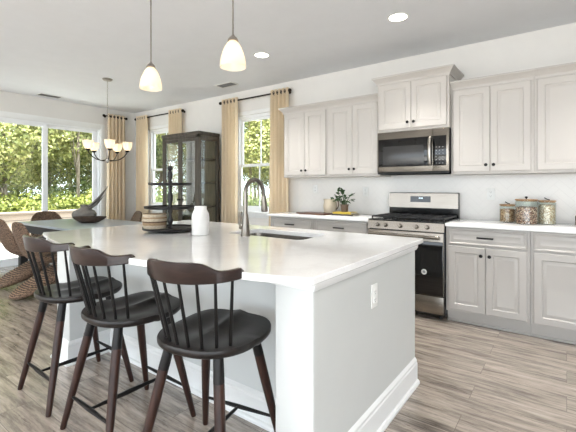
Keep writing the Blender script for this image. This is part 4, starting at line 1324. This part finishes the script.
def chandelier():
    t = thing('chandelier', 'five-shade brushed nickel chandelier over the dining table', 'chandelier', (-5.10, -1.60, 1.575))
    b = B(); b.lathe([(0.001, 0), (0.012, 0.006), (0.02, 0.02), (0.03, 0.035), (0.03, 0.055), (0.015, 0.075), (0.011, 0.10), (0.011, 0.30), (0.016, 0.315), (0.008, 0.335), (0.001, 0.336)], 20); obj('hub', b, M['nickel'], t)
    b = B(); zc = CEIL - 1.575
    n = 26
    for k in range(n):
        z = 0.335 + (zc - 0.36) * k / n; l = (zc - 0.36) / n
        pts = [((0.006 * math.cos(a)) * (1 if k % 2 else 0), (0.006 * math.cos(a)) * (0 if k % 2 else 1), z + l / 2 + (l * 0.62) * math.sin(a)) for a in [2 * PI * q / 10 for q in range(11)]]
        b.tube(pts, 0.0018, 5, cap=False)
    obj('chain', b, M['nickel'], t)
    b = B(); b.lathe([(0.065, zc - 0.0005), (0.065, zc - 0.012), (0.05, zc - 0.025), (0.001, zc - 0.028)], 28); obj('canopy', b, M['nickel'], t)
    for k in range(5):
        a = math.radians(36 + 72 * k + 14)
        d = Vector((math.cos(a), math.sin(a), 0))
        P = lambda r, z: d * r + Vector((0, 0, z))
        b = B(); b.tube([P(0.02, 0.045), P(0.08, 0.035), P(0.15, 0.05), P(0.21, 0.09), P(0.245, 0.135), P(0.255, 0.165)], 0.0065, 10); arm = obj('arm', b, M['bronze'], t)
        c = P(0.255, 0)
        b = B(); b.lathe([(0.001, 0.155), (0.016, 0.157), (0.03, 0.172), (0.030, 0.182), (0.001, 0.184)], 20, c=(c.x, c.y, 0)); obj('cup', b, M['bronze'], arm)
        b = B(); pr = [(0.034, 0.184), (0.050, 0.205), (0.062, 0.245), (0.070, 0.295)]
        b.lathe(pr, 28, c=(c.x, c.y, 0), cap0=False, cap1=False); obj('lamp_shade', b, M['shade_glass'], arm, sharp=60)
        b = B(); b.lathe([(0.001, 0.186), (0.012, 0.188), (0.024, 0.225), (0.022, 0.245), (0.001, 0.262)], 16, c=(c.x, c.y, 0)); obj('bulb', b, M['bulb'], arm)
        light_obj('chandelier_light', 'POINT', (c.x, c.y, 0.272), 0.10, WARM, 0.012, t)
chandelier()

def downlight(label, x, y):
    t = thing('recessed_light', label, 'lamp', (x, y, CEIL), group='recessed ceiling lights')
    b = B(); b.lathe([(0.075, -0.001), (0.095, -0.001), (0.095, -0.004), (0.088, -0.008), (0.075, -0.006)], 36, cap0=False, cap1=False); obj('trim_ring', b, M['white_plastic'], t)
    b = B(); b.lathe([(0.001, -0.0035), (0.0755, -0.0035), (0.0755, -0.0015), (0.001, -0.0015)], 32); obj('lens', b, M['led'], t)
    light_obj('downlight', 'AREA', (0, 0, -0.012), DOWNLIGHT_W, (1.0, 0.97, 0.93), 0.14, t)
downlight('recessed ceiling light in front of the microwave, right one of two', -1.193, -1.068)
downlight('recessed ceiling light toward the windows, left one of two', -2.773, -1.055)
for x, y in ((0.4, -1.06), (0.4, -3.6), (-1.6, -4.6), (-3.6, -4.6), (0.4, -6.2), (-1.6, -6.6), (-3.6, -6.6), (-5.4, -4.6)):  # downlights added out of view to fill the room with light
    downlight('added recessed ceiling light, out of view, to light the room', x, y)

def vent(label, x, y, rz):
    t = thing('ceiling_vent', label, 'vent', (x, y, CEIL - 0.001), rz)
    b = B(); b.box(-0.17, 0.17, -0.085, -0.065, -0.008, 0, 0.002); b.box(-0.17, 0.17, 0.065, 0.085, -0.008, 0, 0.002); b.box(-0.17, -0.15, -0.065, 0.065, -0.008, 0, 0.002); b.box(0.15, 0.17, -0.065, 0.065, -0.008, 0, 0.002)
    obj('frame', b, M['white_plastic'], t)
    b = B(); b.box(-0.15, 0.15, -0.065, 0.065, -0.002, 0); obj('backing', b, M['steel_dark'], t)
    for k in range(9):
        b = B(); b.box(-0.15, 0.15, -0.0007, 0.0007, -0.004, 0.004); b.xf(Matrix.Translation((0, -0.056 + k * 0.014, -0.006)) @ Matrix.Rotation(0.7, 4, 'X')); obj('slat', b, M['vent_grey'], t)
vent('ceiling vent near the glass sliding door', -6.78, -1.67, PI / 2)
vent('ceiling vent in front of the window by the faucet', -3.985, -0.42, 0)

# ------------------------------------------------------------------ outdoors
GZ = -0.18
b = B(); b.box(-60, 60, -60, 60, GZ - 0.2, GZ); struct('ground', b, M['grass'])
b = B(); b.box(-10.4, XL - 0.15, -6.0, 3.0, GZ, -0.03); struct('patio', b, M['paver'])
b = B(); b.box(-6.5, 14, -24, YB, GZ, -0.03); b.box(XR + 0.15, 14, YB, 1, GZ, -0.03); struct('bounce_slab', b, M['bounce_pale'])  # unseen pale slab added to bounce sunlight onto the ceiling and walls
b = B(); b.box(-10.9, -10.55, -9, 4.2, GZ, 0.58, 0.01); b.box(-10.95, -10.5, -9.05, 4.25, 0.58, 0.64, 0.01)
struct('garden_wall', b, M['stone'])

def leaf_cloud(b, blobs, n, size, rnd):
    tot = sum(bl[3] ** 2 for bl in blobs)
    for (cx, cy, cz, r) in blobs:
        for _ in range(int(n * r * r / tot)):
            d = Vector((rnd.gauss(0, 1), rnd.gauss(0, 1), rnd.gauss(0, 1))).normalized()
            p = Vector((cx, cy, cz)) + d * r * (rnd.random() ** 0.4)
            s = size * rnd.uniform(0.6, 1.4)
            nn = (d + Vector((rnd.uniform(-1, 1), rnd.uniform(-1, 1), rnd.uniform(-.4, 1.2)))).normalized()
            a = nn.orthogonal().normalized(); a = Matrix.Rotation(rnd.uniform(0, 6.3), 3, nn) @ a; c = nn.cross(a)
            vs = [b.bm.verts.new(p + q) for q in (a * s, c * s * 0.5, -a * s, -c * s * 0.5)]
            b.bm.faces.new(vs)
def tree_proto(name, label, h, spread, mat, n, size, seed, group, trunk_r=0.09, low=0.25):
    rnd = random.Random(seed)
    t = thing(name, label, 'tree', (0, 0, GZ), group=group)
    b = B(); top = Vector((rnd.uniform(-.3, .3), rnd.uniform(-.3, .3), h * 0.85))
    mid = Vector((rnd.uniform(-.25, .25), rnd.uniform(-.25, .25), h * 0.45))
    b.tube([(0, 0, -0.05), tuple(mid * 0.5), tuple(mid), tuple(top)], [trunk_r, trunk_r * 0.85, trunk_r * 0.7, trunk_r * 0.2], 9)
    blobs = []
    for k in range(13):
        z = h * (low + (1 - low) * (k + 0.5) / 13)
        a = rnd.uniform(0, 2 * PI); rr = spread * rnd.uniform(0.2, 0.75) * (1 if z < h * 0.75 else 0.5)
        c = Vector((rr * math.cos(a), rr * math.sin(a), z))
        st = mid.lerp(top, max(0, (z / h - 0.5) * 1.4)) if z > h * 0.5 else mid * (z / h)
        b.tube([tuple(st), tuple(st.lerp(c, 0.5) + Vector((0, 0, 0.1))), tuple(c)], [trunk_r * 0.32, trunk_r * 0.22, trunk_r * 0.1], 6)
        blobs.append((c.x, c.y, c.z, spread * rnd.uniform(0.35, 0.6)))
    obj('trunk', b, M['bark'], t)
    lf = B(); leaf_cloud(lf, blobs, n, size, rnd); obj('foliage', lf, mat, t, fix=False)
    return t
rt = random.Random(11)
tA = tree_proto('tree', 'yellow-green leafy tree in the woods outside', 7.0, 1.9, M['leaf_a'], 15000, 0.065, 1, 'yellow-green trees in the woods outside', 0.07, 0.2)
tB = tree_proto('tree', 'mid-green leafy tree in the woods outside', 8.0, 2.1, M['leaf_b'], 15000, 0.07, 2, 'mid-green trees in the woods outside', 0.09, 0.25)
tC = tree_proto('tree', 'tall thin pale-trunked tree in the woods outside', 8.5, 1.6, M['leaf_a'], 5000, 0.06, 3, 'thin pale-trunked trees in the woods outside', 0.06, 0.4)
spots = {0: [(-13.6, -0.2), (-15.8, 1.9), (-14.2, 3.6), (-18.5, 5.6), (-15.0, -4.6), (-14.2, -8.2), (-12.6, 7.2), (-10.6, 9.4), (-17.4, 9.6), (-20.5, 1.0), (-7.6, 9.5), (-19.6, 12.5)],
         1: [(-17.8, -1.0), (-17.5, 3.4), (-15.6, 6.4), (-20.8, 8.2), (-18.5, -6.5), (-10.0, 12.5), (-13.8, 11.6), (-22.4, 4.4), (-6.0, 12.2), (-22.6, -3.2), (-16.5, 14.5), (-23, 12), (-24.5, 8.0), (-25, 0.5), (-24, -7), (-26, 4), (-20.5, 14.5), (-27, 10), (-12.2, 15.5), (-8.5, 15.5), (-20.4, -10)],
         2: [(-13.0, 1.6), (-14.6, 5.2), (-12.9, -2.6), (-16.6, -3.4), (-11.8, 8.8), (-16.6, 7.9), (-13.2, -6.4)]}
for k, pr in enumerate((tA, tB, tC)):
    for i, (x, y) in enumerate(spots[k]):
        s = rt.uniform(0.88, 1.12)
        if i == 0:
            pr.location = (x, y, GZ)
        else:
            dup(pr, (x, y, GZ), rt.uniform(0, 6.3), scale=(s, s, s))
def bush_proto(label, r, mat, seed, group):
    rnd = random.Random(seed)
    t = thing('bush', label, 'bush', (0, 0, GZ), group=group)
    bl = [(rnd.uniform(-r, r) * 0.6, rnd.uniform(-r, r) * 0.6, r * rnd.uniform(0.35, 1.0), r * 0.55) for _ in range(8)]
    b = B()
    for q in bl: b.tube([(0, 0, 0), (q[0] * 0.4, q[1] * 0.4, q[2] * 0.6), q[:3]], [0.02, 0.014, 0.006], 6)
    obj('stems', b, M['bark'], t)
    lf = B(); leaf_cloud(lf, bl, 5000, 0.045, rnd); obj('foliage', lf, mat, t, fix=False)
    return t
bA = bush_proto('bright yellow-green bush growing behind the garden wall', 0.95, M['leaf_c'], 21, 'bright bushes behind the garden wall')
bB = bush_proto('mid-green bush growing at the edge of the woods', 1.15, M['leaf_b'], 22, 'green bushes at the edge of the woods')
for pr, lst in ((bA, [(-12.4, 1.3), (-12.5, -1.2), (-12.3, 2.6), (-12.6, 0.1), (-12.4, -3.8)]), (bB, [(-12.4, 3.9), (-12.8, -2.4), (-13.8, 2.4), (-12.8, 5.6), (-10.4, 6.6), (-8.8, 7.2), (-12.9, -5.8), (-14.2, 0.9), (-14.8, 7.2), (-16.2, 5.0)])):
    for i, (x, y) in enumerate(lst):
        s = rt.uniform(0.85, 1.2)
        if i == 0: pr.location = (x, y, GZ)
        else: dup(pr, (x, y, GZ), rt.uniform(0, 6.3), scale=(s, s, s))
